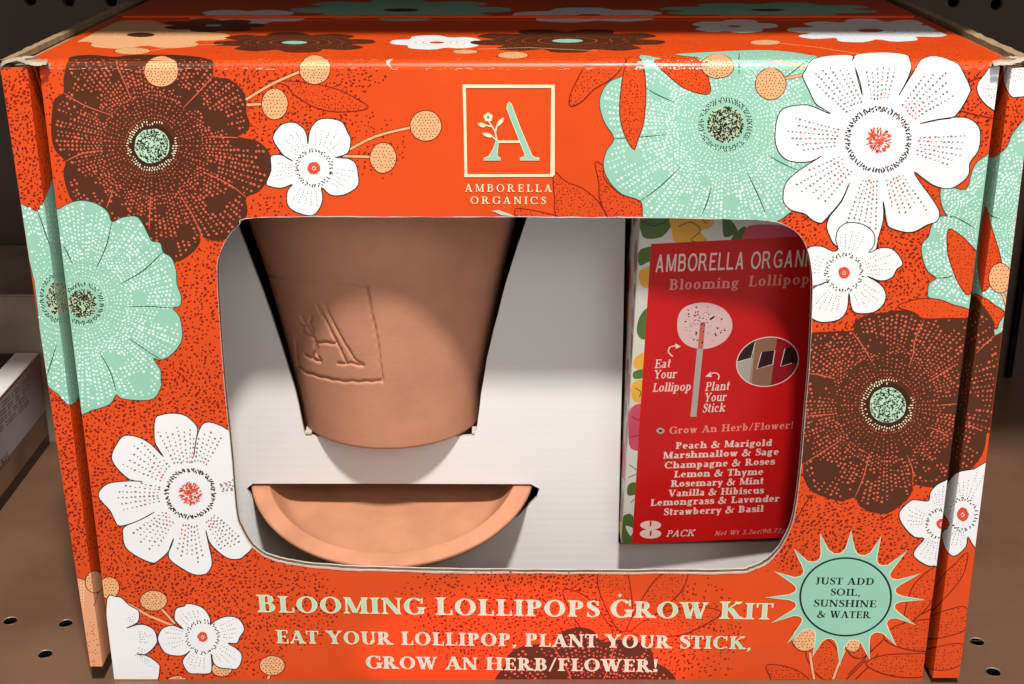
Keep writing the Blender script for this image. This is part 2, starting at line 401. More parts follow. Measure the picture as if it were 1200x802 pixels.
    if c in 'bdpqg':
        st = s if c in 'bp' else .54
        cx = .34 if c in 'bp' else .3
        Rg(cx, X/2, .28, X/2+.01, 0, 360, T, t, 20)
        if c in 'bd': V(st, 0, 1)
        if c in 'pq': V(st, -.3, X)
        if c == 'g':
            g[:] = ring(.27, X*.64, .24, X*.37, 0, 360, T*.9, t); Hh(.4, .6, X*.94, t*1.4); Rg(.28, -.1, .27, .16, 0, 360, T*.6, t*1.1); g.extend(sweep([(.14, X*.3), (.08, .12), (.3, .07), (.46, .04)], [t, T*.5, T*.6, T*.5])); return g, .62
        if sf:
            if c == 'b': Hh(0, s, 1-t*.4)
            if c == 'd': Hh(.36, .54, 1-t*.4); Hh(.54, .7, t*.4)
            if c == 'p': bs(st, None, -.3); Hh(0, s, X-t*.4)
        return g, .7
    if c in 'hnmrk':
        V(s, 0, 1 if c in 'hk' else X); bs(s)
        if sf: Hh(0, s, (1 if c in 'hk' else X)-t*.4)
        if c == 'k': Dg(.56, X, s, X*.45, t*1.4); Dg(.28, X*.65, .6, 0, T*1.1); bs(.6, .28); ts(.56, .26, X, t); return g, .74
        if c == 'r': Rg(.4, X-.2, .24, .2, 60, 170, T*.6, t*1.2); V(.46, X-.2, X-.03, T*.8); return g, .54
        n = 2 if c == 'm' else 1; p = s+.40
        for i in range(n):
            x = s+(i+1)*.40; V(x, 0, X-.2); bs(x); Rg(x-.40/2, X-.22, .2+h, .22, 0, 150, T, t*1.3)
        return g, x+s
    if c == 'u': V(s, .2, X); V(s+.4, 0, X); Rg(s+.2, .22, .2+h, .23, 190, 330, T, t*1.3); Hh(0, s, X-t*.4); Hh(.36, s+.4, X-t*.4); Hh(s+.4, s+.56, t*.4); return g, s+.55
    if c in 'il':
        V(s, 0, X if c == 'i' else 1); bs(s); Hh(0, s, (X if c == 'i' else 1)-t*.4)
        if c == 'i': V(s, .82, .98, T)
        return g, 2*s
    if c == 't': V(.18, .08, .92); Hh(.02, .38, X-t*.4); Rg(.27, .16, .09+h, .16, 180, 300, T, t*1.3); return g, .42
    if c == 'f': V(.18, 0, .8); bs(.18); Hh(.02, .38, X-t*.4); Rg(.3, .78, .12+h, .22, 50, 180, T, t*1.3); return g, .42
    if c == 'v': Dg(.13, X, .3, 0, T); Dg(.5, X, .32, 0, t*1.3); ts(.13, .26, X); ts(.5, .2, X, t); return g, .6
    if c == 'w': Dg(.13, X, .28, 0, T); Dg(.44, X, .3, 0, t*1.3); Dg(.44, X, .58, 0, T); Dg(.74, X, .6, 0, t*1.3); ts(.13, .24, X); ts(.44, .24, X); ts(.74, .2, X, t); return g, .85
    if c == 'y': Dg(.13, X, .31, 0, T); Dg(.5, X, .24, -.3, t*1.4); ts(.13, .26, X); ts(.5, .2, X, t); V(.2, -.32, -.2, T); return g, .6
    if c == 'z': Hh(.04, .48, X-t/2); Hh(.04, .5, t/2); Dg(.12, 0, .4, X, T); return g, .54
    return g, .4
def glyph_adv(c, *a):
    k = INS[0]; INS[0] = 0; r = glyph(c, *a)[1]; INS[0] = k; return r
def text(ik, sheet, string, x0, y0, x1, y1, cap, m, T=.2, t=.07, sf=1, sp=.07, grow=0, slant=0, bigfirst=1.0, xh=.68, sag=0):
    """baseline from pixel (x0,y0) to (x1,y1); cap height in pixels"""
    A = sheet.px(x0, y0); B = sheet.px(x1, y1); C = sheet.px((x0+x1)/2, (y0+y1)/2-cap)
    M = ((A[0]+B[0])/2, (A[1]+B[1])/2); ch = abs(C[1]-M[1]); adv = 0; items = []; first = True
    for c in string:
        g, a = glyph(c, T, t, sf, xh); k = bigfirst if first and c != ' ' else 1; first = c == ' '
        items.append((g, adv, k)); adv += a*k+sp
    adv -= sp; L = (B[0]-A[0])/adv; sl = (B[1]-A[1])/(B[0]-A[0]); n = 0
    for g, ax, k in items:
        for q in g:
            pts = [(x*k, y*k) for x, y in q]
            if grow:
                cx = sum(p[0] for p in pts)/len(pts); cy = sum(p[1] for p in pts)/len(pts)
                pts = [(x+math.copysign(grow, x-cx) if abs(x-cx) > 1e-6 else x, y+(math.copysign(grow, y-cy) if abs(y-cy) > 1e-6 else 0)) for x, y in pts]
            uv = [(A[0]+(ax+x+slant*y)*L, A[1]+sl*(ax+x)*L+y*ch) for x, y in pts]
            if sheet.window and in_win(uv[0]): continue
            n += 1; ik.poly_uv(sheet, uv, m, sheet.off+(n%24)*4e-8, convex=True)
# ------------------------------------------------------------------ drawing helpers for the flowers
def rmax(c, poly, a):
    dx, dy = math.cos(a), math.sin(a); best = 0
    for i in range(len(poly)):
        ax, ay = poly[i-1]; bx, by = poly[i]; ex, ey = bx-ax, by-ay; den = dx*ey-dy*ex
        if abs(den) < 1e-9: continue
        t = ((ax-c[0])*ey-(ay-c[1])*ex)/den; s = ((ax-c[0])*dy-(ay-c[1])*dx)/den
        if t > 0 and 0 <= s <= 1: best = max(best, t)
    return best
def ellipse(cx, cy, rx, ry, n=28, wob=0, rnd=None):
    return [(cx+rx*(1+(rnd.uniform(-wob, wob) if rnd else 0))*math.cos(2*math.pi*i/n), cy+ry*(1+(rnd.uniform(-wob, wob) if rnd else 0))*math.sin(2*math.pi*i/n)) for i in range(n)]
def noise2(x, y, s=0): return math.sin(x*.071+s)*math.cos(y*.083-s*1.7)+.6*math.sin(x*.031-y*.047+s*2.3)
def big_flower(sheets, c, outline, kind, seed, cen=None, parent=None, name='printed_flower', veins=(), cr=26, yk=1.0, label=None, dots=True):
    rnd = random.Random(seed); ik = Ink()
    for sh in sheets: sh.layer()
    fill, dm, lm = {'brown': ('brown', 'salmon', 'salmon'), 'mint': ('mint', 'mint_light', 'line_green'), 'peach': ('peach_pale', 'cream', 'line_green')}[kind]
    ol = smooth_loop(outline, 3); ik.poly(sheets, ol, fill)
    for sh in sheets: sh.layer()
    if kind == 'mint' or kind == 'peach': ik.stroke(sheets, ol, .9, lm, True)
    if dots:
        nrow = 60; 
        for i in range(nrow*2):
            a = math.pi*i/nrow; rm = rmax(c, ol, a); r = (cr+6) if i % 2 == 0 else (cr+34); drift = rnd.uniform(-.01, .01)
            while r < rm*.965:
                f = r/(rm or 1); size = (.70+.66*min(1, (r-cr)/60))*rnd.uniform(.6, 1.3)
                x = c[0]+r*math.cos(a+drift*f)+rnd.uniform(-.5, .5); y = c[1]+r*yk*math.sin(a+drift*f)+rnd.uniform(-.5, .5)
                msk = noise2((x+c[0])*1.5, y*1.5, seed) if f > .5 else 1
                keep = (msk > -.5 or rnd.random() < .12) if kind == 'brown' else (msk > -.85)
                if keep and rnd.random() > .06 and inside((x, y), ol): ik.dot(sheets, x, y, size, dm, 1.15, rnd.uniform(0, 3))
                r += 3.9+1.0*f+rnd.uniform(-.7, .9)
    for sh in sheets: sh.layer()
    for v in veins: ik.stroke(sheets, smooth_loop(v, 5, False), 1.3, lm, taper=True)
    cx, cy = cen or c
    for sh in sheets: sh.layer()
    if kind == 'brown':
        ik.poly(sheets, ellipse(cx, cy, cr, cr*.98*yk), 'brown_deep')
        for sh in sheets: sh.layer()
        for rr in (cr*.86, cr*.98, cr*1.10):
            n = int(rr*2.1)
            for i in range(n):
                a = 2*math.pi*i/n
                if -1.5 < a-2*math.pi < -.1 and rr > cr*.8 and cr > 15 and rr < cr*1.1: continue
                if rr < cr*.9 or rnd.random() < .12 or -1.15 < ((a+math.pi) % (2*math.pi))-math.pi < -.35: continue
                q_ = rr+rnd.uniform(-.9, .9); ik.dot(sheets, cx+q_*math.cos(a), cy+q_*yk*math.sin(a), rnd.uniform(.6, .9), 'cream', 1.8, -a)
        ik.poly(sheets, ellipse(cx, cy, cr*.78, cr*.78*yk, 24, .04, rnd), 'mint_title')
        for sh in sheets: sh.layer()
        for i in range(int(cr*11)):
            a = rnd.uniform(0, 6.28); r = cr*.74*math.sqrt(rnd.random()); ik.dot(sheets, cx+r*math.cos(a), cy+r*yk*math.sin(a), .62, 'black', 2.8, rnd.uniform(0, 3.1))
    else:
        if kind == 'mint':
            ik.poly(sheets, ellipse(cx, cy, cr*1.0, cr*1.0*yk), 'mint')
            for sh in sheets: sh.layer()
        for rr in (cr*1.10, cr*1.19, cr*1.28):
            n = int(rr*1.9)
            for i in range(n):
                a = 2*math.pi*(i+rnd.uniform(-.3, .3))/n
                if rnd.random() < .15: continue
                ik.dot(sheets, cx+rr*math.cos(a), cy+rr*yk*math.sin(a), .72, 'black', 2.0, a+rnd.uniform(-.6, .6))
        ik.poly(sheets, ellipse(cx, cy, cr*.90, cr*.90*yk, 24, .04, rnd), 'peach_pale' if kind == 'peach' else 'cream_mint')
        for sh in sheets: sh.layer()
        for i in range(int(cr*cr*.8)):
            a = rnd.uniform(0, 6.28); r = cr*.88*math.sqrt(rnd.random()); ik.dot(sheets, cx+r*math.cos(a), cy+r*yk*math.sin(a), .72, 'black', 2.0, rnd.uniform(0, 3.1))
    return ik.done(name, parent, label=label)
def white_flower(sheets, c, outline, petals, seed, ringr, cr, parent, big=False, yk=1, dm='grey_dot', label=None, lw=1.2, tone='white', star=True):
    rnd = random.Random(seed); ik = Ink()
    for sh in sheets: sh.layer()
    ol = outline if len(outline) > 150 else smooth_loop(outline, 3)
    ik.poly(sheets, [(c[0]+max(2, rmax(c, ol, a_)-.3)*math.cos(a_), c[1]+max(2, rmax(c, ol, a_)-.3)*math.sin(a_)) for a_ in [2*math.pi*k_/220 for k_ in range(220)]] if star else ol, tone)
    for sh in sheets: sh.layer()
    ik.stroke(sheets, ol, lw, 'black', True)
    for (pa, half) in petals:
        rows = 6 if big else 5
        for i in range(rows):
            a = R(pa+half*(2*i/(rows-1)-1)*.8); rm = rmax(c, ol, a)
            r = ringr*1.32+rnd.uniform(0, 4 if big else 1.5); top = rm*rnd.uniform(.76, .9)
            while r < top:
                x = c[0]+r*math.cos(a)+rnd.uniform(-.4, .4); y = c[1]+r*math.sin(a)+rnd.uniform(-.4, .4)
                near = (r-ringr)/(rm-ringr+1e-6)
                m = dm if (not big or rnd.random() > (.45-near*.8)) else 'red_dot'
                ik.dot(sheets, x, y, (1.15 if big else .62)*rnd.uniform(.7, 1.2), m, 1.3, a)
                r += (5.0 if big else 3.0)*rnd.uniform(.85, 1.2)
    for rr in () if cr < 1 else ((ringr*.94, ringr*1.04) if not big else (ringr*.95, ringr*1.0, ringr*1.05)):
        n = int(rr*(1.7 if big else 1.6))
        for i in range(n):
            a = 2*math.pi*(i+rnd.uniform(-.35, .35))/n; q = rr+rnd.uniform(-.8, .8)
            ik.dot(sheets, c[0]+q*math.cos(a), c[1]+q*yk*math.sin(a), .9 if big else .78, 'black', 2.0, -a+rnd.uniform(-.7, .7))
    if big:
        for i in range(170):
            a = rnd.uniform(0, 6.28); r = cr*rnd.random()**.6; ik.dot(sheets, c[0]+r*math.cos(a), c[1]+r*math.sin(a), .95, 'red_dot', 2.1, -a)
    else:
        ik.poly(sheets, ellipse(c[0], c[1], cr, cr*yk, 16, .09, rnd), 'red_dot')
        for sh in sheets: sh.layer()
        ik.stroke(sheets, [(c[0]-cr*.3, c[1]+cr*.1), (c[0], c[1]-cr*.3), (c[0]+cr*.3, c[1]), (c[0]+cr*.1, c[1]+cr*.35), (c[0]-cr*.2, c[1]+cr*.3)], .9, 'white')
    return ik.done('printed_flower', parent, label=label)
def pod(sheets, cx, cy, rx, ry, parent, stem=None, seed=1, back=False):
    rnd = random.Random(seed*91+5); ik = Ink()
    for sh in sheets: sh.layer()
    if stem:
        ik.stroke(sheets, smooth_loop(stem, 4, False), 4.2, 'dark_red')
        for sh in sheets: sh.layer()
        ik.stroke(sheets, smooth_loop(stem, 4, False), 2.8, 'peach')
        for sh in sheets: sh.layer()
    e = ellipse(cx, cy, rx, ry, 30, .015, rnd); ik.poly(sheets, e, 'peach')
    for sh in sheets: sh.layer()
    ik.stroke(sheets, e, 1.1, 'dark_red', True)
    s = 4.0
    for i in range(-9, 10):
        for j in range(-9, 10):
            x = cx+(i+.5*(j % 2))*s+rnd.uniform(-.9, .9); y = cy+j*s*.85*(ry/rx)+rnd.uniform(-.8, .8)
            if ((x-cx)/rx)**2+((y-cy)/ry)**2 < .82: ik.dot(sheets, x, y, .72, 'brown', 1.2, rnd.uniform(0, 3))
    return ik.done('printed_seed_pod', parent)
def leaf(sheets, pts, parent, seed=1, fill='orange', dens=3.6, mid=None):
    rnd = random.Random(seed*17+3); ik = Ink()
    for sh in sheets: sh.layer()
    ol = smooth_loop(pts, 4); ik.poly(sheets, ol, fill)
    for sh in sheets: sh.layer()
    ik.stroke(sheets, ol, 1.2, 'dark_red', True)
    x0, x1 = min(p[0] for p in ol), max(p[0] for p in ol); y0, y1 = min(p[1] for p in ol), max(p[1] for p in ol)
    y = y0
    while y < y1:
        x = x0
        while x < x1:
            p = (x+rnd.uniform(-1.4, 1.4), y+rnd.uniform(-1.2, 1.2))
            if inside(p, ol) and rnd.random() < .86: ik.dot(sheets, *p, rnd.uniform(.45, .95), 'dark_red', 1.3, rnd.uniform(0, 3))
            x += dens
        y += dens
    if mid: ik.stroke(sheets, smooth_loop(mid, 4, False), 1.0, 'dark_red')
    return ik.done('printed_leaf', parent)
def speckle(sheets, blobs, box, parent, seed, step=4.7):
    rnd = random.Random(seed); ik = Ink(); y = box[1]
    while y < box[3]:
        x = box[0]
        while x < box[2]:
            px, py = x+rnd.uniform(-2.2, 2.2), y+rnd.uniform(-2.0, 2.0); d = 0
            for cx, cy, rx, ry, k in blobs:
                q = ((px-cx)/rx)**2+((py-cy)/ry)**2
                if q < 1: d = max(d, k*min(1, (1-q)*2.2))
            if rnd.random() < d: ik.dot(sheets, px, py, rnd.uniform(.75, 1.15+.5*d), 'dark_red', 1.4, math.pi*.25+.9*noise2(px, py, 1), 5)
            x += step
        y += step*.9
    return ik.done('printed_speckles', parent, 'stuff')
# ================================================================== THE SETTING
# shelf with round punched holes
holes_px = [(12, 728), (77, 731), (53, 767), (1145, 752.5), (1164, 788)]
YF = -.0035
def circ(cx, cy, r, n=20): return [(cx+r*math.cos(2*math.pi*i/n), cy-r*math.sin(2*math.pi*i/n)) for i in range(n)]
hc = [(lambda P: (P.x, P.y))(on_z(x, y, 0)) for x, y in holes_px]
hr = .0027
outer = [(-.6, YF-.0), (.6, YF-.0), (.6, .36), (-.6, .36)]
loops = [outer]+[circ(x, y, hr) for x, y in hc]
pts = [p for l in loops for p in l]
tr = tessellate_polygon([[Vector((*p, 0)) for p in l] for l in loops])
v = [(p[0], p[1], 0) for p in pts]; f = []
for a, b, c in tr:
    A, B, C = [Vector((*pts[i], 0)) for i in (a, b, c)]
    f.append((a, b, c) if (B-A).cross(C-A).z > 0 else (a, c, b))
m = [0]*len(f); base = len(v)
k = 4
for l in loops[1:]:                                     # hole walls and rolled rims
    n = len(l); b0 = len(v); cx = sum(p[0] for p in l)/n; cy = sum(p[1] for p in l)/n
    for rr, zz in ((1, 0), (1.0, -.0015)): v += [(cx+(p[0]-cx)*rr, cy+(p[1]-cy)*rr, zz) for p in l]
    for i in range(n): j = (i+1) % n; f.append((b0+i, b0+j, b0+n+j, b0+n+i)); m.append(1)
    b0 = len(v)
    for rr, zz in ((1.10, .00002), (1.04, .00025), (.98, .00002)): v += [(cx+(p[0]-cx)*rr, cy+(p[1]-cy)*rr, zz) for p in l]
    for q in (0, 1):
        for i in range(n): j = (i+1) % n; f.append((b0+q*n+i, b0+q*n+j, b0+(q+1)*n+j, b0+(q+1)*n+i)); m.append(2 if q else 0)
shelf = tag(build('shelf', v, f, ['shelf_metal', 'hole_dark', 'rim_metal'], None, m), 'brown metal store shelf with small punched holes', None, kind='structure')
# rolled front lip of the shelf
v = []; f = []; nl = 8; nx = 60
for i in range(nx+1):
    x = -.6+1.2*i/nx
    for a in range(nl+1):
        t = math.pi/2*a/nl; v.append((x, YF-.0035*math.sin(t), -.0035+.0035*math.cos(t)))
    v.append((x, YF-.0035, -.03))
for i in range(nx):
    for a in range(nl+1): b = i*(nl+2)+a; f.append((b, b+1, b+nl+3, b+nl+2))
tag(build('shelf_lip', v, f, 'shelf_metal', None, smooth=True), kind='structure')
v, f = boxmesh(-.6, .6, .0, .36, -.06, -.03); tag(build('shelf_underside', v, f, 'hole_dark'), kind='structure')
# long fine scratches in the shelf paint
rr = random.Random(31); v = []; f = []
for k in range(22):
    px_, py_ = (rr.uniform(1120, 1200), rr.uniform(560, 790)) if k < 16 else (rr.uniform(0, 100), rr.uniform(610, 790))
    P = on_z(px_, py_, .00004); a = rr.uniform(0, 3.1); L = rr.uniform(.002, .014) if k % 5 else rr.uniform(.015, .03); w_ = rr.uniform(.00002, .00006); bend = rr.uniform(-.2, .2)
    for q in range(6):
        t = q/5; x = P.x+L*t*math.cos(a+bend*t); y = max(YF+.001, P.y+L*t*math.sin(a+bend*t)); v += [(x-w_*math.sin(a), y+w_*math.cos(a), .00004), (x+w_*math.sin(a), y-w_*math.cos(a), .00004)]
    b = len(v)-12; f += [(b+2*q, b+2*q+1, b+2*q+3, b+2*q+2) for q in range(5)]
build('scratches', v, f, 'scratch_metal', shelf, kind='stuff')
# back panel of the gondola with peg holes and vertical seams
BY = .297
pegs = [(35, 0), (80, 1), (130, 1), (1168, 5), (1118, 2)]
v, f, m = [], [], []
loops = [[(-.7, 0.0), (.7, 0.0), (.7, .6), (-.7, .6)]]
for x, y in pegs:
    P = on_y(x, y, BY); loops.append([(P.x+.0032*math.cos(2*math.pi*i/18), P.z+.0032*math.sin(2*math.pi*i/18)) for i in range(18)])
v, f, _, n = holed(loops[0], loops[1:], BY, BY+.004)
m = [0]*len(f); b0 = 4
for l in loops[1:]:
    q = len(l)
    for i in range(q): j = (i+1) % q; f.append((b0+i, b0+j, n+b0+j, n+b0+i)); m.append(2)
    b0 += q
tag(build('back_wall', v, f, ['shelf_dark', 'hole_dark', 'rim_metal'], None, m), 'dark pegboard back panel of the store shelf', kind='structure')
v, f = boxmesh(-.7, .7, BY+.03, BY+.034, 0, .6); tag(build('back_wall_liner', v, f, 'hole_dark'), kind='structure')
P = on_y(1188, 400, BY-.003)
v, f = boxmesh(P.x-.0015, P.x+.0015, BY-.004, BY-.0005, .001, .5); tag(build('back_wall_seam', v, f, 'hole_dark'), kind='structure')
# shelf above, out of the frame, whose front edge throws the shade over the back of the box
v, f = boxmesh(-.7, .7, -.012, .36, .335, .360); tag(build('upper_shelf', v, f, 'shelf_dark'), kind='structure')
# ================================================================== THE GIFT BOX
G = tag(empty('gift_box', (0.0023, .1, 0)), 'large orange windowed gift box printed with bold brown, mint and white flowers', 'gift box')
G.location = (0, 0, 0)
outer = [(XL, 0), (XR, 0), (XR, S0), (XL, S0)]
v, f, _, n = holed(outer, [WIN], 0, TH)
m = [0 if i % 2 == 0 else 1 for i in range(len(f))]
for i in range(0, 4):                                   # outer edge
    j = (i+1) % 4; f.append((i, n+i, n+j, j)); m.append(1)
b = 4; q = len(WIN); base = len(v)
ys = (0, .0006, .0023, TH); rr = random.Random(5)
for y in ys: v += [(p[0], y, p[1]) for p in WIN]
for k, mm in ((0, 2), (1, 3), (2, 2)):
    for i in range(q): j = (i+1) % q; f.append((base+k*q+i, base+k*q+j, base+(k+1)*q+j, base+(k+1)*q+i)); m.append(mm)
b0 = len(v)
for i in range(9):                                      # rounded top fold
    a = math.pi/2*i/8; v += [(XL, RR-RR*math.cos(a), S0+RR*math.sin(a)), (XR, RR-RR*math.cos(a), S0+RR*math.sin(a))]
for i in range(8): f.append((b0+2*i, b0+2*i+1, b0+2*i+3, b0+2*i+2)); m.append(0)
FP = build('front_panel', v, f, ['orange', 'kraft', 'paper_white', 'kraft_dark'], G, m)
# top panel: main flap, and behind it the tucked flap one board lower with a seam between
YS = on_z(600, 22, H).y
v = []; f = []; nx, ny = 40, 14
for jy in range(ny+1):
    for i in range(nx+1):
        y = RR+(DEPTH-RR)*jy/ny; v.append((lerp(XL-.004, XR+.004, i/nx), y, H))
for jy in range(ny):
    for i in range(nx): a = jy*(nx+1)+i; f.append((a, a+1, a+nx+2, a+nx+1))
TP = build('top_panel', v, f, ['orange'], G)
v, f = boxmesh(XL, XR, YS, YS+.0015, H+.0002, H+.0010); build('flap_edge', v, f, 'orange', G)
# torn / cut board edges along the two sides of the top
def rail(x0, x1, name, sd):
    rr = random.Random(sd); v = []; f = []; N = 70
    for i in range(N+1):
        y = -PR+.001+(DEPTH+PR)*i/N; j = rr.uniform(-.00012, .00012); k = rr.uniform(-.00012, .00012)
        v += [(x0+j, y, H-.004), (x0+j, y, H+.0006+k), (x1+k, y, H+.0009+k), (x1+k, y, H-.001)]
    for i in range(N):
        b = 4*i
        for a in range(3): f.append((b+a, b+a+1, b+a+5, b+a+4))
    return build(name, v, f, 'kraft', G)
rail(OLT-.0004, OLT+.0030, 'board_edge', 1); rail(ORT-.0026, ORT+.0004, 'board_edge', 2)
for (xb, xt, xi, s) in ((OLB, OLT, XL-ix, -1), (ORB, ORT, XR+ix, 1)):
    xin = XL if s < 0 else XR; rr = .0003; pts = []
    def prof(t):
        xo = lerp(xb, xt, t); c = [(xo, DEPTH), (xo, -PR+rr)]
        c += [(xo-s*rr*(1-math.cos(a)), -PR+rr-rr*math.sin(a)) for a in (R(30), R(60), R(90))]
        e = [(xi, -PR), (xi, GD+.0005)]
        return c+e
    v = []; f = []; NZ = 40
    for i in range(NZ+1):
        t = i/NZ; z = lerp(FBL if s < 0 else FBR, FTz, t); v += [(x, y, z) for x, y in prof(t)]
    P = len(prof(0))
    for i in range(NZ):
        for a in range(P-1): b = i*P+a; f.append((b, b+1, b+P+1, b+P) if s < 0 else (b, b+P, b+P+1, b+1))
    m = [0]*len(f)
    f.append(tuple(range(P))); m.append(1); f.append(tuple(range(NZ*P, NZ*P+P))); m.append(1)
    o = build('side_flange', v, f, ['orange', 'kraft'], G, m)
    if s < 0: FL = o; o['label'] = 'left side flange with mint flower and peach print'
    else: FR = o; o['label'] = 'right side flange with brown and mint print'
for nme, (x0, x1, y0, y1, z0, z1) in {'back_panel': (XL, XR, DEPTH-.002, DEPTH, .001, H-.001), 'bottom_panel': (XL, XR, TH, DEPTH-.003, .0006, .003),
        'side_wall': (XL+.0001, XL+.0004, TH+.0005, DEPTH-.003, .001, H-.002), 'groove_wall': (XL-ix-.0003, XL+.0001, GD+.0002, GD+.002, .001, H-.0012)}.items():
    v, f = boxmesh(x0, x1, y0, y1, z0, z1); build(nme, v, f, 'kraft_dark', G)
v, f = boxmesh(XR-.0004, XR-.0001, TH+.0005, DEPTH-.003, .001, H-.002); build('side_wall', v, f, 'kraft_dark', G)
v, f = boxmesh(XR-.0001, XR+ix+.0003, GD+.0002, GD+.002, .001, H-.0012); build('groove_wall', v, f, 'kraft_dark', G)
# ragged corners where the board plies show
def ragged(cx, name, s, sd):
    rr = random.Random(sd); v = []; f = []; mi = []
    for k in range(5):
        n = 16; b = len(v); off = k*.0011
        for i in range(n+1):
            t = i/n; x = cx+s*lerp(-.0072, .0070, t); w = .0006*math.sin(t*7+k*1.3)+rr.uniform(-.0002, .0002)
            y = -PR-.0008+off*.9+w*.5; z = H-.0010+.0014*math.sin(t*math.pi)+w-off*.1
            v += [(x, y, z), (x, y+.0007, z+.0010)]
        for i in range(n): a = b+2*i; f.append((a, a+2, a+3, a+1)); mi.append(k % 3)
    v0 = len(v)
    return build(name, v, f, ['kraft_pale', 'kraft', 'kraft_dark'], G, mi)
ragged(-.1515, 'torn_ply', 1, 4); ragged(.1565, 'torn_ply', -1, 9)
# insert card with pot slot, saucer slot
IY = .044
def wp(px, y): return [(lambda P: (P.x, P.z))(on_y(a, b, y)) for a, b in px]
slot = smooth_loop([(272, 246), (283, 275), (300, 320), (318, 370), (335, 422), (347, 462), (356, 506)], 3, False)
slot += [(358, 511), (460, 515), (556, 511), (559, 500)]
slot += smooth_loop([(559, 500), (564, 462), (571, 420), (583, 370), (598, 315), (613, 270), (621, 246)], 3, False)[1:]
slot2 = [(289, 573), (296, 567), (420, 567), (622, 567.5), (632, 573), (629, 583), (606, 606), (560, 618), (330, 618), (304, 598)]
rj = random.Random(11)
slot = [(a+rj.uniform(-.25, .25), b+rj.uniform(-.25, .25)) for a, b in slot]
o4 = [(XL+.0005, .004), (XR-.0005, .004), (XR-.0005, H-.004), (XL+.0005, H-.004)]
slot3 = [(733, 240), (962, 240), (955, 420), (944, 634), (830, 637), (724.5, 638), (727, 520), (730, 400)]
s1, s2, s3 = wp(slot, IY), wp(slot2, IY), wp(slot3, IY)
v, f, _, n = holed(o4, [s1, s2, s3], IY, IY+.0016)
m = [0]*len(f); b = 4
for l in (s1, s2, s3):
    q = len(l)
    for i in range(q): j = (i+1) % q; f.append((b+i, b+j, n+b+j, n+b+i)); m.append(1)
    b += q
IC = build('insert_card', v, f, ['insert_card', 'paper_white'], G, m)
for x in (357, 553):                                     # bent tabs at the foot of the pot slot
    a = on_y(x, 511, IY-.0008); b_ = on_y(x+7, 501, IY-.0008); v, f = boxmesh(a.x, b_.x, IY+.0002, IY+.006, a.z+.0002, a.z+.0009)
    build('card_tab', v, f, 'paper_white', G)
# ------------------------------------------------------------------ PRINT ON THE GIFT BOX
FS = [FRONT]; LF = [LS, LBD]; RF = [RS, RBD]
speckle(FS, [(150, 520, 170, 130, .95), (150, 660, 190, 140, .98), (250, 760, 90, 70, .7), (230, 300, 60, 120, .7), (215, 390, 35, 60, .6), (235, 480, 50, 90, .9), (60, 200, 50, 140, .55), (180, 480, 60, 40, .9),
    (340, 130, 90, 80, .75), (320, 260, 50, 40, .5), (330, 90, 130, 35, .8), (430, 170, 50, 45, .35), (90, 110, 60, 50, .4), (330, 710, 75, 60, .75), (200, 760, 40, 40, .5),
    (570, 730, 90, 60, .75), (640, 700, 100, 60, .95), (600, 680, 130, 30, .6), (730, 760, 120, 60, .85), (820, 740, 60, 70, .45), (500, 700, 40, 30, .3),
    (960, 610, 110, 75, .95), (1060, 560, 80, 120, .7), (1010, 640, 80, 40, .8), (1060, 300, 60, 110, .95), (1010, 340, 60, 60, .9), (960, 370, 40, 50, .8), (1030, 290, 60, 40, .9), (1120, 120, 60, 80, .75), (935, 290, 40, 50, .8), (950, 560, 40, 60, .8), (700, 240, 20, 20, .3)],
    (45, 72, 1172, 799), FP, 1)
speckle(LF, [(40, 170, 60, 110, .9), (75, 560, 70, 130, 1.0), (15, 100, 50, 60, .4)], (0, 72, 140, 800), FL, 2, 4.3)
speckle(RF, [(1170, 150, 50, 70, .9), (1145, 560, 20, 30, .5)], (1080, 72, 1200, 800), FR, 3, 4.3)
speckle(FS, [(640, 55, 460, 22, .3), (1100, 60, 110, 16, .5), (350, 58, 130, 16, .4)], (45, 44, 1172, 70), TP, 6, 3.5)
# --- top panel print (foreshortened flowers)
def top_flower(cx, cy, rx, ry, n, tone, seed, kindw=True):
    rnd = random.Random(seed); ik = Ink(); FRONT.layer(); ol = []
    for i in range(n*8):
        a = 2*math.pi*i/(n*8); k = 1-.26*abs(math.cos(a*n/2+seed))**6; ol.append((cx+rx*k*math.cos(a), cy+ry*k*math.sin(a)))
    ik.poly(FS, ol, tone, 3); FRONT.layer(); ik.stroke(FS, ol, .7, 'grey_dot' if tone == 'white' else 'dark_red', True)
    dm = {'white': 'grey_dot', 'brown': 'salmon', 'mint': 'mint_light', 'peach': 'cream'}[tone]
    for i in range(int(rx*1.6)):
        a = 2*math.pi*i/(rx*1.6); r = .3
        while r < .9:
            ik.dot(FS, cx+rx*r*math.cos(a), cy+ry*r*math.sin(a), .7, dm); r += .13+rnd.uniform(0, .04)
    ik.poly(FS, ellipse(cx, cy, rx*.16, ry*.16, 12), 'red_dot' if tone == 'white' else ('mint' if tone == 'brown' else 'brown'))
    return ik.done('printed_flower', TP)
for a in ((165, 41, 105, 17, 7, 'peach', 1), (345, 50, 95, 12, 8, 'brown', 2), (512, 50, 55, 8.5, 5, 'white', 3), (665, 48, 115, 14, 9, 'brown', 4), (860, 31, 52, 8, 5, 'white', 5),
          (1020, 36, 98, 14, 9, 'white', 6), (290, 20, 70, 9, 5, 'white', 7), (470, 12, 130, 13, 8, 'mint', 8), (690, 18, 90, 9, 5, 'white', 9), (900, 12, 130, 9, 8, 'mint', 10), (250, 30, 60, 8, 7, 'brown', 11)): top_flower(*a)
for a in ((155, 60, 21, 4), (601, 65, 18, 4), (897, 50, 18, 3), (545, 61, 15, 2.5), (1160, 40, 26, 6)):
    pod(FS, *a, TP, seed=int(a[0]))
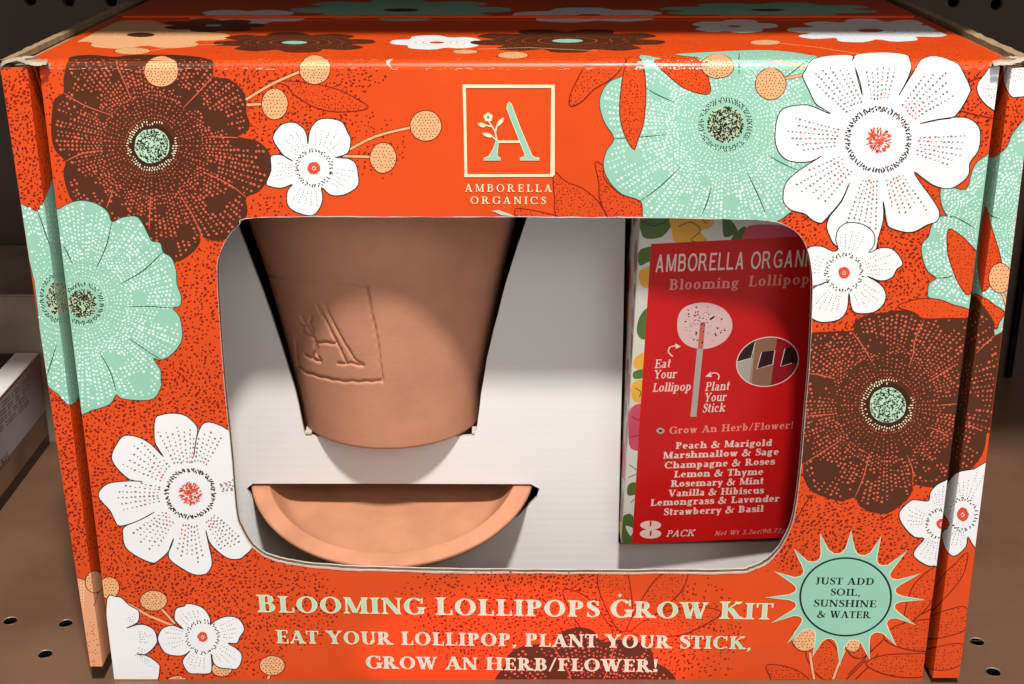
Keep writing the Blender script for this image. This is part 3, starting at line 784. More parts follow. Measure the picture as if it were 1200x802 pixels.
for st in ([(175, 60), (210, 54), (262, 52)], [(560, 58), (620, 56), (700, 60)], [(905, 50), (960, 56), (1010, 64)]): ik = Ink(); FRONT.layer(); ik.stroke(FS, st, 2.4, 'peach'); ik.done('printed_stem', TP)
# --- brown flower top left
BT = Zc(50, 60, 3.207, [(100,25),(180,15),(270,22),(330,15),(420,14),(500,15),(600,25),(640,45),(640,90),(655,100),(700,105),(745,140),(765,180),(765,230),(778,270),(770,300),(735,322),(800,335),(845,370),(860,420),(850,480),(810,530),(765,550),(770,600),(755,650),(720,690),(660,715),(605,700),(590,690),(592,720),(560,760),(510,790),(460,780),(400,740),(300,680),(200,640),(140,590),(105,555),(85,500),(78,450),(85,415),(45,370),(32,310),(35,230),(45,180),(78,158),(78,110),(85,70)])
vz = lambda l: [Zc(50, 60, 3.207, q) for q in l]
pod_stem1 = [(288, 117), (320, 98), (352, 84)]
leaf(FS, Zc(280, 0, 3, [(100, 285), (150, 285), (230, 290), (330, 310), (400, 340), (455, 378), (400, 392), (320, 392), (250, 370), (190, 330), (165, 300)]), FP, 1)
big_flower(FS, (178, 171), BT, 'brown', 3, parent=FP, cr=26, label='brown flower at the top left of the front',
    veins=vz([[(265, 30), (300, 100), (333, 185)], [(80, 158), (160, 205), (265, 243)], [(85, 415), (150, 385), (225, 373)], [(265, 520), (240, 590)], [(405, 545), (400, 670)], [(520, 545), (565, 620), (600, 700)], [(605, 455), (700, 500), (765, 550)], [(622, 322), (735, 325)], [(640, 95), (590, 150), (527, 215)]]))
pod(FS, 189, 84, 20, 18, FP, None, 1)
pod(FS, 369, 82, 18, 17, FP, pod_stem1, 2); pod(FS, 322, 122, 15.5, 18.5, FP, [(289, 123), (310, 122)], 3)
pod(FS, 499, 147.5, 18.5, 18, FP, [(405, 178), (440, 160), (484, 149)], 4); pod(FS, 449, 185, 15.5, 18, FP, [(402, 183), (435, 184)], 5)
# --- small white flower beside it
SW = Zc(300, 100, 5.013, [(305,345),(300,300),(280,255),(230,220),(170,222),(130,250),(98,310),(130,370),(170,420),(215,445),(150,410),(100,410),(85,430),(88,500),(60,575),(85,595),(150,605),(215,582),(185,620),(182,690),(215,735),(300,765),(350,755),(385,700),(392,650),(385,600),(430,640),(480,650),(540,635),(600,590),(600,520),(585,460),(540,430),(465,425),(540,400),(557,320),(540,280),(510,220),(460,200),(400,195),(350,215),(315,270)])
def pet(c, tips): return [(math.degrees(math.atan2(y-c[1], x-c[0])), h) for x, y, h in tips]
c = (368, 197); white_flower(FS, c, SW, pet(c, [(340, 158, 24), (386, 155, 26), (405, 212, 22), (357, 240, 24), (326, 201, 16)]), 1, 20.5, 7.5, FP, label='small white flower beside the large brown one')
# --- mint flower left
ML = Zc(0, 200, 3.085, [(195,150),(212,140),(250,118),(295,108),(350,120),(390,150),(405,185),(440,170),(490,165),(515,190),(540,240),(550,255),(580,262),(590,295),(620,315),(637,360),(640,410),(655,455),(650,490),(625,497),(650,530),(660,590),(650,630),(615,670),(580,685),(555,680),(580,720),(582,760)])+Zc(0, 440, 2.215, [(418,30),(400,60),(360,65),(315,60),(302,50),(285,75),(240,90),(200,88)])+[(80, 400), (60, 300)]
vm = [Zc(0, 200, 3.085, q) for q in ([(405, 185), (385, 270), (350, 350)], [(590, 293), (520, 360), (438, 410)], [(625, 497), (550, 492), (467, 491)], [(585, 685), (530, 650), (468, 607)], [(420, 800), (400, 730), (362, 660)], [(228, 270), (245, 300), (262, 337)])]
big_flower(FS, (97, 356), ML, 'mint', 5, parent=FP, cr=19, veins=vm, label='mint flower on the left of the front')
MLS = [(18, 243), (36, 245), (44, 247), (52, 235), (58, 220), (66, 212), (85, 300), (103, 440), (100, 452), (90, 469), (81, 475), (68, 462), (52, 440), (40, 330)]
big_flower(LF, (69, 349), MLS, 'mint', 6, parent=FL, cr=17, yk=1.35, veins=[[(44, 247), (52, 270), (62, 298)], [(66, 405), (60, 425), (55, 440)]])
# --- big white flower left
WL = Zc(100, 470, 3.82, [(350,250),(315,195),(308,150),(312,80),(340,62),(385,55),(440,62),(480,90),(503,125),(495,180),(485,255),(495,180),(510,130),(530,100),(570,97),(640,130),(700,200),(725,330),(715,420),(720,520),(760,600),(745,660),(715,690),(690,707),(640,705),(590,670),(555,630),(540,580),(552,640),(568,720),(555,760),(530,777),(480,775),(410,735),(380,710),(372,680),(395,615),(375,670),(320,720),(290,722),(230,695),(180,655),(168,600),(175,563),(240,535),(310,497),(240,535),(155,560),(130,530),(110,490),(65,440),(60,410),(85,380),(120,365),(200,358),(255,360),(200,352),(150,310),(122,270),(120,235),(145,185),(175,155),(230,160),(290,190)])
c = (223, 578.5); white_flower(FS, c, WL, pet(c, [(205, 505, 17), (243, 510, 16), (160, 530, 18), (135, 580, 16), (165, 640, 15), (222, 660, 15), (273, 640, 12), (268, 570, 8)]), 2, 27.5, 13, FP, big=True, label='large white flower left of the window')
# --- bottom left group
pod(FS, 180, 704, 16, 12, FP, [(188, 712), (205, 731)], 6)
ik = Ink(); FRONT.layer(); ik.stroke(FS, [(150, 708), (175, 722), (202, 733)], 3.0, 'peach'); ik.done('printed_stem', FP)
c = (237.5, 746.5)
SB = Zc(90, 660, 5.65, [(885,405),(885,370),(850,310),(800,280),(730,268),(710,285),(660,300),(645,350),(655,385),(705,438),(640,412),(570,430),(540,480),(540,520),(580,590),(640,612),(710,610),(750,580),(715,620),(700,660),(740,725),(800,732),(880,730),(895,690),(890,600),(905,660),(940,690),(1000,698),(1060,700),(1090,650),(1090,600),(1050,560),(1000,530),(1060,530),(1080,490),(1110,440),(1085,380),(1040,355),(980,355),(920,380)])
pod(FS, 260, 784, 12, 9, FP, None, 7)
white_flower(FS, c, SB, pet(c, [(222, 720, 24), (270, 738, 20), (262, 770, 22), (230, 775, 22), (200, 748, 22)]), 3, 18.5, 6, FP, label='small white flower in the bottom left corner')
pod(FS, 208, 801, 14, 9, FP, None, 8); pod(FS, 319, 780, 15, 11.5, FP, [(316, 790), (313, 800)], 9)
pod(FS, 128, 689, 12, 13, FP, None, 10)
HB = Zc(90, 660, 5.65, [(200,235),(260,222),(300,232),(350,280),(405,310),(415,350),(400,395),(330,430),(390,410),(450,408),(510,440),(530,490),(530,530),(490,580),(440,608),(395,600),(470,615),(540,665),(550,700),(520,790),(360,800),(240,800),(200,500)])
white_flower(FS, (135, 752), HB, [(-50, 14), (-10, 14), (25, 12)], 4, 22, 0.1, FP, star=False, label='white flower cut by the left fold')
# peach print at the foot of the left flange
ik = Ink()
for sh in LF: sh.layer()
PF = Zc(90, 660, 5.65, [(-20, 90), (0, 95), (60, 115), (110, 165), (135, 210), (158, 165), (185, 140), (215, 145), (280, 400), (300, 800), (50, 800), (-40, 400)])
ik.poly(LF, PF, 'peach_pale'); rnd = random.Random(2)
for sh in LF: sh.layer()
ik.stroke(LF, Zc(90, 660, 5.65, [(0, 95), (60, 115), (110, 165), (135, 210), (115, 285)]), 1.2, 'line_green'); ik.stroke(LF, Zc(90, 660, 5.65, [(120, 270), (150, 180), (190, 140)]), 1.2, 'line_green')
for i in range(34): ik.dot(LF, 90+rnd.gauss(18, 4)+i*.08, 660+rnd.uniform(65, 120), .7, 'brown')
for q in range(5):
    for i in range(8): ik.dot(LF, 92+q*3+(12 if q > 2 else 0), 683+i*3.6+abs(q-1)*3, .8, 'cream', 1.5, 1.3)
ik.done('printed_petal', FL)
pod([LS, LBD], 111, 682, 11, 13, FL, None, 11)
# --- mint flower top right, with leaves and pods
MT = Zc(660, 0, 2.767, [(250,180),(235,220),(185,250),(150,265),(125,300),(118,345),(135,400),(165,450),(140,490),(130,540),(150,590),(190,630),(250,652),(255,690),(258,720),(400,740),(640,730),(700,715),(735,690),(800,640),(850,560),(870,300),(830,195),(800,180),(700,166),(600,164),(480,170),(360,178),(450,190),(330,192)])
vt = [Zc(660, 0, 2.767, q) for q in ([(265, 285), (310, 310), (362, 332)], [(165, 450), (250, 445), (332, 437)], [(250, 652), (320, 600), (381, 540)], [(445, 705), (465, 660), (480, 610)], [(655, 690), (630, 630), (596, 560)], [(760, 552), (710, 530), (665, 505)], [(570, 240), (571, 175)])]
big_flower(FS, (850, 146), MT, 'mint', 8, parent=FP, cr=24, veins=vt, label='mint flower above the window on the right')
for sd, q in ((2, [(25, 345), (20, 320), (40, 270), (90, 200), (200, 190), (185, 225), (150, 260), (100, 290), (60, 330)]), (3, [(228, 485), (200, 440), (183, 370), (188, 280), (205, 200), (225, 185), (255, 200), (268, 280), (262, 390), (240, 460)]),
              (4, [(300, 195), (455, 195), (470, 250), (473, 305), (400, 290), (340, 245)]), (5, [(103, 527), (130, 540), (130, 570), (150, 600), (190, 632), (250, 655), (256, 700), (258, 715), (160, 715), (120, 650), (115, 590)]), (6, [(-30, 560), (10, 590), (60, 610), (110, 650), (140, 700), (140, 715), (-10, 715), (-28, 640)])):
    leaf(FS, Zc(660, 0, 2.767, q), FP, sd)
leaf(FS, [(604, 245), (620, 246), (640, 250), (655, 254), (652, 257), (610, 257)], FP, 77)
pod(FS, 841, 78, 19, 14, FP, None, 12); pod(FS, 903, 98.5, 18, 18.5, FP, [(920, 92), (940, 88)], 13)
ik = Ink(); FRONT.layer(); ik.stroke(FS, [(888, 70), (915, 74), (945, 80)], 3, 'peach'); ik.stroke(FS, [(921, 90), (935, 80), (948, 72)], 1, 'line_green'); ik.done('printed_stem', FP)
# --- right mint flower and leaves
ik = Ink(); FRONT.layer()
for q in ([(1125, 130), (1145, 135), (1170, 140)], [(1110, 92), (1135, 96), (1150, 90)]): ik.stroke(FS, q, 1.1, 'dark_red')
ik.done('printed_line', FP)
MR = [(1175, 184), (1150, 186), (1139, 200), (1132, 222), (1110, 218), (1102, 222), (1103, 240), (1110, 253), (1116, 254), (1100, 254), (1091, 266), (1088, 277), (1080, 287), (1081, 303), (1087, 318), (1097, 326), (1089, 332), (1087, 344), (1089, 349), (1102, 352), (1131, 362), (1160, 365), (1175, 300)]
big_flower(FS, (1165, 270), MR, 'mint', 9, parent=FP, cr=12, cen=(1195, 270), veins=[[(1116, 253), (1130, 260), (1142, 268)], [(1097, 326), (1110, 325), (1117, 322)]])
q6 = lambda p: Zc(1040, 230, 4.22, p)
leaf(FS, q6([(300, 165), (350, 185), (400, 230), (450, 300), (430, 420), (400, 490), (350, 430), (310, 330), (295, 260)]), FP, 7)
# --- brown flower right
BR = Zc(930, 350, 3.083, [(215,115),(215,90),(260,60),(330,50),(390,42),(440,48),(472,75),(550,65),(640,68),(700,100),(700,600),(640,640),(550,660),(500,680),(440,670),(425,650),(430,690),(405,730),(350,770),(300,775),(240,750),(222,718),(170,730),(110,715),(60,690),(35,640),(35,598),(20,560),(0,400),(40,150),(130,120)])
vb = [Zc(930, 350, 3.083, q) for q in ([(210, 120), (245, 165), (285, 232)], [(472, 75), (438, 150), (432, 200), (415, 245)], [(590, 235), (550, 260), (492, 297)], [(490, 465), (530, 480), (560, 500)], [(410, 565), (430, 620), (430, 660)], [(275, 560), (250, 650), (222, 716)], [(165, 515), (110, 550), (35, 598)], [(50, 270), (90, 275), (150, 290)], [(40, 425), (145, 417)], [(530, 385), (590, 380)])]
big_flower(FS, (1040, 475), BR, 'brown', 11, parent=FP, cr=27, veins=vb, label='brown flower right of the window')
leaf(FS, q6([(50, 545), (120, 515), (190, 505), (260, 512), (320, 535), (400, 560), (400, 600), (300, 603), (180, 605), (130, 575)]), FP, 8, dens=5)
ik = Ink(); FRONT.layer(); ik.stroke(FS, [(950, 580), (938, 600), (932, 612)], 1.1, 'dark_red'); ik.done('printed_line', FP)
# --- big white flower top right and small one below
WT = Zc(900, 50, 3.488, [(255,290),(215,265),(190,245),(165,190),(145,150),(145,125),(190,70),(260,55),(345,55),(352,90),(375,160),(385,215),(362,130),(350,60),(400,45),(480,42),(560,50),(580,70),(585,110),(560,170),(535,215),(575,150),(620,85),(660,58),(720,65),(780,95),(825,180),(820,215),(765,300),(700,315),(620,332),(700,313),(800,305),(850,330),(868,370),(860,440),(825,490),(820,540),(780,580),(735,598),(680,585),(640,560),(597,527),(620,570),(665,630),(700,690),(690,730),(650,745),(590,775),(530,768),(485,745),(478,690),(470,650),(472,720),(450,800),(440,850),(370,875),(290,840),(255,800),(240,730),(300,650),(333,572),(300,645),(250,705),(220,738),(180,725),(150,700),(95,685),(65,655),(62,620),(75,570),(130,520),(218,464),(170,487),(90,485),(45,450),(28,390),(40,300),(75,265),(160,255),(230,282)])
c = (1029, 164); white_flower(FS, c, WT, pet(c, [(975, 90, 15), (1032, 72, 14), (1105, 95, 15), (1135, 180, 14), (1070, 260, 14), (1008, 270, 12), (940, 230, 16), (925, 158, 14)]), 5, 36, 14.5, FP, big=True, label='large white flower at the top right of the front')
q7 = lambda p: Zc(900, 250, 2.587, p); c = (989, 319.5)
S5 = q7([(212,108),(205,80),(215,45),(245,28),(290,35),(320,60),(322,95),(305,120),(340,105),(375,108),(398,130),(408,155),(390,170),(375,195),(340,205),(300,190),(340,215),(357,245),(350,275),(320,300),(270,303),(252,285),(245,240),(240,290),(215,322),(160,330),(120,310),(100,280),(130,230),(185,205),(140,220),(100,190),(115,110),(160,100),(195,115)])
white_flower(FS, c, S5, pet(c, [(998, 275, 22), (1045, 307, 20), (1018, 352, 22), (970, 358, 20), (955, 310, 20)]), 6, 21, 7, FP, label='small white flower over the upper right window corner')
ik = Ink()
c = (1150, 102); white_flower(FS, (1185, 108), [(1180, 76), (1161, 79), (1153, 88), (1146, 97), (1145, 107), (1150, 117), (1161, 127), (1180, 134)], [(180, 20)], 7, 8, .1, FP, lw=1, star=False)
# --- white flower on the right fold
WF = [(1120, 556), (1110, 562), (1098, 568), (1090, 577), (1088, 587), (1075, 586), (1067, 587), (1054, 600), (1057, 614), (1071, 629), (1083, 631), (1073, 643), (1071, 652), (1085, 662), (1095, 663), (1115, 660)]
c = (1103, 614); white_flower(FS, c, WF, pet(c, [(1100, 575, 18), (1068, 605, 20), (1085, 650, 20)]), 8, 17, 6, FP, lw=1.1, label='white flower cut by the right fold')
# --- print on right flange
big_flower(RF, (1205, 270), [(1140, 190), (1165, 184), (1180, 172), (1188, 155), (1210, 146), (1210, 300), (1175, 420), (1163, 385), (1150, 355), (1130, 335), (1130, 260)], 'mint', 13, parent=FR, cr=8, cen=(1230, 270), veins=[[(1152, 236), (1160, 252), (1172, 256)]])
leaf(RF, [(1154, 243), (1163, 270), (1172, 299), (1173, 315), (1160, 335), (1150, 340), (1146, 300)], FR, 9)
leaf(RF, [(1140, 345), (1155, 350), (1166, 358), (1177, 366), (1171, 378), (1167, 386), (1155, 368)], FR, 10)
big_flower(RF, (1040, 470), [(1120, 335), (1140, 345), (1152, 358), (1165, 378), (1166, 393), (1180, 395), (1165, 500), (1157, 507), (1155, 520), (1150, 535), (1137, 550), (1121, 555), (1100, 552)], 'brown', 14, parent=FR, cr=8, cen=(900, 470), veins=[[(1144, 414), (1158, 400), (1166, 393)], [(1150, 505), (1140, 500), (1134, 498)]])
pod(RF, 1172, 326, 13.5, 17.5, FR, [(1174, 342), (1178, 352), (1180, 362)], 14)
white_flower(RF, (1215, 85), [(1178, 60), (1176, 81), (1177, 97), (1184, 112), (1192, 114), (1210, 106), (1210, 55)], [(180, 25)], 9, 6, .1, FR, lw=1, star=False)
c = (1128, 603); white_flower(RF, c, [(1120, 555), (1141, 550), (1160, 548), (1150, 640), (1141, 640), (1134, 629), (1132, 641), (1118, 652), (1108, 643), (1104, 625), (1113, 615), (1104, 597), (1108, 573)], pet(c, [(1135, 565, 22), (1120, 640, 20), (1110, 590, 12)]), 10, 16, 7, FR, yk=1.15)
for sd, q in ((11, [(1134, 648), (1128, 675), (1108, 700), (1092, 715), (1090, 700), (1105, 675), (1120, 660)]), (12, [(1132, 712), (1110, 715), (1085, 725), (1075, 735), (1085, 748), (1110, 746), (1135, 735)]), (13, [(1128, 755), (1100, 758), (1080, 765), (1085, 782), (1110, 785), (1130, 775)])): leaf(RF, q, FR, sd)
# --- lower right leaves on front
q8 = lambda p: Zc(860, 520, 2.844, p)
ik = Ink(); FRONT.layer()
for l in ([(380, 770), (430, 720), (480, 670), (560, 600), (640, 560), (670, 540)], [(355, 800), (390, 770), (440, 720)], [(400, 790), (450, 740), (480, 700)]): ik.stroke(FS, smooth_loop(q8(l), 4, False), 1.2, 'dark_red')
ik.done('printed_line', FP)
for sd, q in ((21, [(670, 410), (600, 470), (570, 560), (575, 600), (620, 570), (660, 520), (680, 430)]), (22, [(500, 640), (560, 600), (680, 590), (680, 680), (610, 690), (530, 670)]), (23, [(440, 730), (500, 705), (600, 700), (640, 705), (640, 770), (560, 778), (480, 760)]), (24, [(108, 740), (150, 738), (210, 755), (250, 785), (270, 810), (140, 810), (120, 775)]), (25, [(240, 690), (300, 650), (345, 690), (350, 740), (320, 790), (270, 760)]), (26, [(380, 665), (440, 660), (455, 690), (420, 715), (385, 700)])):
    leaf(FS, q8(q), FP, sd)
pod(FS, 943, 748, 15, 15, FP, [(949, 765), (952, 785), (955, 800)], 15); pod(FS, 999, 755, 9, 9, FP, [(990, 762), (982, 780), (975, 800)], 16)
# --- print behind the title: leaves and a brown flower
for sd, q in ((31, [(705, 668), (700, 680), (705, 700), (722, 735), (735, 738), (741, 715), (738, 685), (732, 668)]), (32, [(805, 668), (780, 670), (760, 690), (735, 735), (745, 736), (780, 710), (800, 690)]), (33, [(660, 691), (685, 698), (705, 720), (718, 745), (690, 750), (680, 735), (668, 715)]), (34, [(740, 742), (770, 720), (820, 712), (845, 718), (820, 735), (790, 745)])):
    leaf(FS, q, FP, sd)
BC = [(590, 815), (591, 780), (598, 765), (615, 757), (635, 755), (650, 760), (652, 747), (662, 739), (680, 735), (695, 739), (705, 752), (722, 750), (745, 751), (762, 760), (768, 775), (782, 784), (793, 797), (796, 815)]
big_flower(FS, (700, 860), BC, 'brown', 15, parent=FP, cr=30, veins=[[(650, 760), (665, 785), (670, 800)], [(720, 758), (712, 785), (705, 800)]], label='brown flower behind the title lettering')
ik = Ink(); FRONT.layer()
for x, r_ in ((421, 8), (472, 15), (500, 6)): ik.poly(FS, ellipse(x, 803, r_, 6.5), 'brown')
ik.done('printed_petal', FP)
# --- starburst seal
def seal():
    ik = Ink(); FRONT.layer()
    tips = q8([(390,290),(490,308),(578,355),(622,432),(637,520),(603,603),(540,673),(452,720),(353,740),(262,710),(178,665),(125,597),(105,512),(135,425),(200,350),(287,298)])
    c = (990.8, 699.3); out = []; N = len(tips)
    for i in range(N):
        a0 = math.atan2((tips[i][1]-c[1]), tips[i][0]-c[0]); a1 = math.atan2((tips[(i+1) % N][1]-c[1]), tips[(i+1) % N][0]-c[0])
        if a1 < a0-3: a1 += 2*math.pi
        out.append(tips[i])
        for k in (.16, .32, .5, .68, .84):
            a = lerp(a0, a1, k); e = abs(k-.5)*2; rr = 1.0+.62*e**2.6*.55
            out.append((c[0]+58.5*rr*math.cos(a), c[1]+51*rr*math.sin(a)))
    ik.poly(FS, out, 'mint'); FRONT.layer()
    ik.stroke(FS, out, 1.1, 'cream', True); FRONT.layer()
    ik.stroke(FS, ellipse(c[0], c[1], 53.2, 45.5, 60), 2.3, 'black', True); FRONT.layer()
    for s_, a, b, e, g_ in (('JUST ADD', 955, 684.6, 1024, 685.5), ('SOIL,', 972.7, 697.7, 1008, 698.2), ('SUNSHINE', 953, 710.6, 1026.4, 711.7), ('& WATER', 957.3, 723.5, 1019.8, 724.6)):
        text(ik, FRONT, s_, a, b, e, g_, 8.2, 'black', T=.2, t=.075)
    ik.done('printed_seal', FP, label='mint starburst seal reading JUST ADD SOIL, SUNSHINE & WATER')
seal()
# --- title lettering
for s_, a, b, e, g_, cap, lab in (('BLOOMING LOLLIPOPS GROW KIT', 302, 717.3, 905, 726.0, 19.2, 'title line'), ('EAT YOUR LOLLIPOP, PLANT YOUR STICK,', 324, 753.6, 880, 760.8, 15, 'second title line'), ('GROW AN HERB/FLOWER!', 429, 783.2, 771, 787.3, 14.5, 'third title line')):
    ik = Ink(); FRONT.layer(); text(ik, FRONT, s_, a, b, e, g_, cap, 'cream', T=.225, t=.075, bigfirst=1.07 if cap > 17 else 1.04)
    FRONT.off += 3e-6; INS[0] = .035; text(ik, FRONT, s_, a, b, e, g_, cap, 'mint_title', T=.225, t=.075, bigfirst=1.07 if cap > 17 else 1.04); INS[0] = 0
    FRONT.off += 2e-6; o = ik.done('title_lettering', FP, label=lab+' reading '+s_)
# --- logo
def logo():
    ik = Ink(); FRONT.layer(); z = lambda p: Zc(530, 90, 5.015, p)
    fr = [[(60, 45), (602, 47), (600, 66), (62, 66)], [(582, 66), (602, 47), (602, 575), (590, 590), (576, 572)], [(72, 590), (70, 572), (576, 572), (592, 588)], [(60, 47), (80, 66), (88, 572), (72, 588), (68, 300)]]
    for k, q in enumerate(fr): FRONT.off += 2e-7; ik.poly(FS, z(q), 'cream')
    Apoly = [(335, 145), (350, 162), (402, 300), (470, 462), (485, 472), (512, 476), (510, 492), (398, 492), (398, 474), (422, 470), (425, 460), (360, 295), (318, 188), (322, 160)]
    Lp = [(258, 366), (274, 380), (268, 430), (266, 465), (285, 476), (284, 492), (184, 492), (186, 475), (212, 468), (238, 425), (252, 385)]
    FRONT.layer(); ik.poly(FS, z([(262, 374), (400, 374), (402, 389), (262, 389)]), 'cream')
    for q in ([(262, 372), (250, 320), (232, 290), (215, 262)], [(256, 320), (262, 290), (272, 280)], [(235, 295), (200, 285)], [(258, 372), (235, 350)]): FRONT.off += 2e-7; ik.stroke(FS, smooth_loop(z(q), 4, False), 1.6, 'cream')
    FRONT.layer()
    for q in (Apoly, Lp): ik.poly(FS, z(q), 'cream', 1.5)
    for q in ([(300, 240), (298, 265), (275, 288), (260, 290), (270, 262)], [(150, 275), (175, 270), (200, 283), (185, 297), (165, 293)], [(178, 332), (210, 330), (240, 350), (220, 357), (195, 350)]): ik.poly(FS, smooth_loop(z(q), 3), 'cream', 1.5)
    for i in range(5): a = 2*math.pi*i/5-1.57; ik.poly(FS, ellipse(*z([(211+15*math.cos(a), 238+15*math.sin(a))])[0], 2.6, 2.6, 10), 'cream'); FRONT.off += 2e-7
    FRONT.layer(); ik.poly(FS, ellipse(572.1, 137.4, 1.7, 1.7, 10), 'grey_dot')
    def shrink(q, d=4.2):
        cx = sum(p[0] for p in q)/len(q); out = []
        for i in range(len(q)):
            a = q[i-1]; b = q[i]; c = q[(i+1) % len(q)]; n1 = (-(b[1]-a[1]), b[0]-a[0]); n2 = (-(c[1]-b[1]), c[0]-b[0])
            l1 = math.hypot(*n1); l2 = math.hypot(*n2); nx, ny = n1[0]/l1+n2[0]/l2, n1[1]/l1+n2[1]/l2; l = math.hypot(nx, ny) or 1; out.append((b[0]+nx/l*d, b[1]+ny/l*d))
        return out
    for q in (Apoly, Lp): ik.poly(FS, z(shrink(q)), 'mint', 1.5)
    FRONT.layer()
    text(ik, FRONT, 'AMBORELLA', 545, 224.6, 646.5, 225.0, 8.8, 'cream', T=.15, t=.075, sp=.36); text(ik, FRONT, 'ORGANICS', 551.5, 238.8, 639.5, 239.2, 8.6, 'cream', T=.15, t=.075, sp=.34)
    ik.done('printed_logo', FP, label='square cream logo with letter A above two lines of lettering')
logo()
# --- pale torn paper fibre round the window edge and worn creases
ik = Ink(); FRONT.layer(); rr = random.Random(8); n = len(WIN); cxw, czw = .0, .11; w = 0
ws = []
for i in range(n):
    x, z = WIN[i]; top = win_px[i][1] < 262; bot = win_px[i][1] > 655; w = .55*w+.45*(rr.uniform(0, 2.2) if (top or bot) else rr.uniform(.2, .8)); ws.append(max(.12, w-.15)*.00029)
for i in range(n):
    j = (i+1) % n
    def out(k):
        a = WIN[k-1]; b = WIN[(k+1) % n]; dx, dy = b[0]-a[0], b[1]-a[1]; l = math.hypot(dx, dy) or 1; nx, ny = -dy/l, dx/l
        if (nx*(WIN[k][0]-.003)+ny*(WIN[k][1]-.11)) < 0: nx, ny = -nx, -ny
        return (WIN[k][0]+nx*ws[k], WIN[k][1]+ny*ws[k])
    b0 = len(ik.v); ik.v += [FRONT.xyz(*p, FRONT.off) for p in (WIN[i], WIN[j], out(j), out(i))]; ik.f.append((b0, b0+1, b0+2, b0+3)); ik.m.append(ik.mi('paper_white'))
for i in range(240):                                     # scuffs on the top fold
    x = XL+.001+rr.random()*(XR-XL-.002); s_ = S0+rr.choice([.0002, ARC*.95])+rr.uniform(-.0003, .0003); L = rr.uniform(.0003, .0022); hgt = rr.uniform(.00006, .00016)
    ik.poly_uv(FRONT, [(x, s_), (x+L, s_+hgt*.4), (x+L*.8, s_+hgt), (x+L*.1, s_+hgt*.8)], 'blush', FRONT.off+i*1e-8, True)
ik.poly_uv(FRONT, [FRONT.px(*p) for p in ((452, 72), (462, 70), (456, 76), (459, 81), (453, 77))], 'paper_white')
ik.poly_uv(FRONT, [FRONT.px(*p) for p in ((576, 247), (584, 246), (598, 251), (604, 254), (588, 252))], 'paper_white')
ik.poly_uv(FRONT, [FRONT.px(*p) for p in ((724, 697), (727, 695), (729, 698), (726, 700))], 'paper_white')
ik.done('worn_edge', FP, 'stuff')
# ================================================================== TERRACOTTA POT
PY_ = .0655
pot = tag(empty('terracotta_pot', (0, PY_, 0)), 'smooth terracotta pot with stamped letter A emblem, set in the slot of the card insert', 'plant pot')
Pc = on_y(457, 500, .05); potx = Pc.x
zb = .0797
prof = [(zb-.012, .0338), (zb, .0353), (.095, .0371), (.105, .0386), (.118, .0406), (.130, .0427), (.142, .0452), (.155, .0482), (.168, .0520), (.180, .0535), (.200, .0540)]
potx_top = on_y(447, 300, .05).x
def prad(z):
    return sum(prad0(z+k*.0025) for k in range(-4, 5))/9-.0016*max(0, 1-(z-zb)/.0016)**2
def prad0(z):
    for (a, r0), (b, r1) in zip(prof, prof[1:]):
        if z <= b: t = (z-a)/(b-a); return lerp(r0, r1, t)
    return prof[-1][1]
def zpx(p): return Zc(240, 240, 2.507, p)
strokes = [(zpx(q), d) for q, d in (
    ([(175, 203), (260, 222), (360, 232), (478, 246)], .35), ([(478, 246), (490, 320), (505, 390), (513, 450), (522, 520)], 1), ([(266, 400), (268, 440), (272, 475), (300, 494), (345, 508), (400, 519), (460, 520), (522, 518)], 1),
    ([(328, 296), (360, 350), (415, 462)], 1), ([(352, 296), (385, 365), (438, 455)], .8), ([(392, 468), (430, 466), (466, 474)], 1), ([(438, 455), (466, 470)], .7), ([(322, 404), (384, 408)], .9),
    ([(324, 400), (322, 430), (312, 452)], 1), ([(330, 410), (328, 440), (340, 458)], .8), ([(292, 438), (310, 452), (340, 460)], 1), ([(282, 330), (300, 360), (324, 400)], .9), ([(284, 372), (305, 385), (318, 392)], .8), ([(312, 330), (306, 352), (318, 375)], .8), ([(275, 350), (290, 358)], .8))]
segs = [(a, b, d) for q, d in strokes for a, b in zip(q, q[1:])]
def sdist(x, y):
    best = 0
    for (ax, ay), (bx, by), d in segs:
        dx, dy = bx-ax, by-ay; L = dx*dx+dy*dy; t = max(0, min(1, ((x-ax)*dx+(y-ay)*dy)/L)); q = math.hypot(ax+t*dx-x, ay+t*dy-y)
        best = max(best, d*math.exp(-(q/1.35)**2))
    return best
v = []; f = []
NA = 420; NZ = 250
angs = [math.pi+math.pi*i/NA for i in range(NA+1)]+[math.pi*i/40 for i in range(1, 40)]
NT = len(angs); zs = [lerp(zb, .200, i/NZ) for i in range(NZ+1)]
frx = [(319, 334, 455, 455)]
for z in zs:
    cx = lerp(potx, potx_top, max(0, min(1, (z-.085)/.09)))
    for a in angs:
        r = prad(z); x = cx+r*math.cos(a); y = PY_+r*math.sin(a)
        if math.sin(a) < -.2 and .10 < z < .18:
            p = proj((x, y, z))
            if 300 < p[0] < 456 and 315 < p[1] < 456:
                wv = .8*math.sin(p[1]*.55)+.5*math.sin(p[1]*.21); d = sdist(p[0]+wv*.35, p[1]+.5*math.sin(p[0]*.4))
                inn = 1 if (p[1] < 448 and p[0] < 432+(p[1]-340)*.16) and p[1] > 322+(p[0]-310)*.12 else 0
                r -= .00110*d-.0003*inn*(1-d)*0; x = cx+r*math.cos(a); y = PY_+r*math.sin(a)
        v.append((x, y, z))
for i in range(NZ):
    for a in range(NT): b = (a+1) % NT; f.append((i*NT+a, i*NT+b, (i+1)*NT+b, (i+1)*NT+a))
f.append(tuple(reversed(range(NT))))
build('pot_body', v, f, 'terracotta', pot, smooth=True)
nr = 64; v = []; f = []
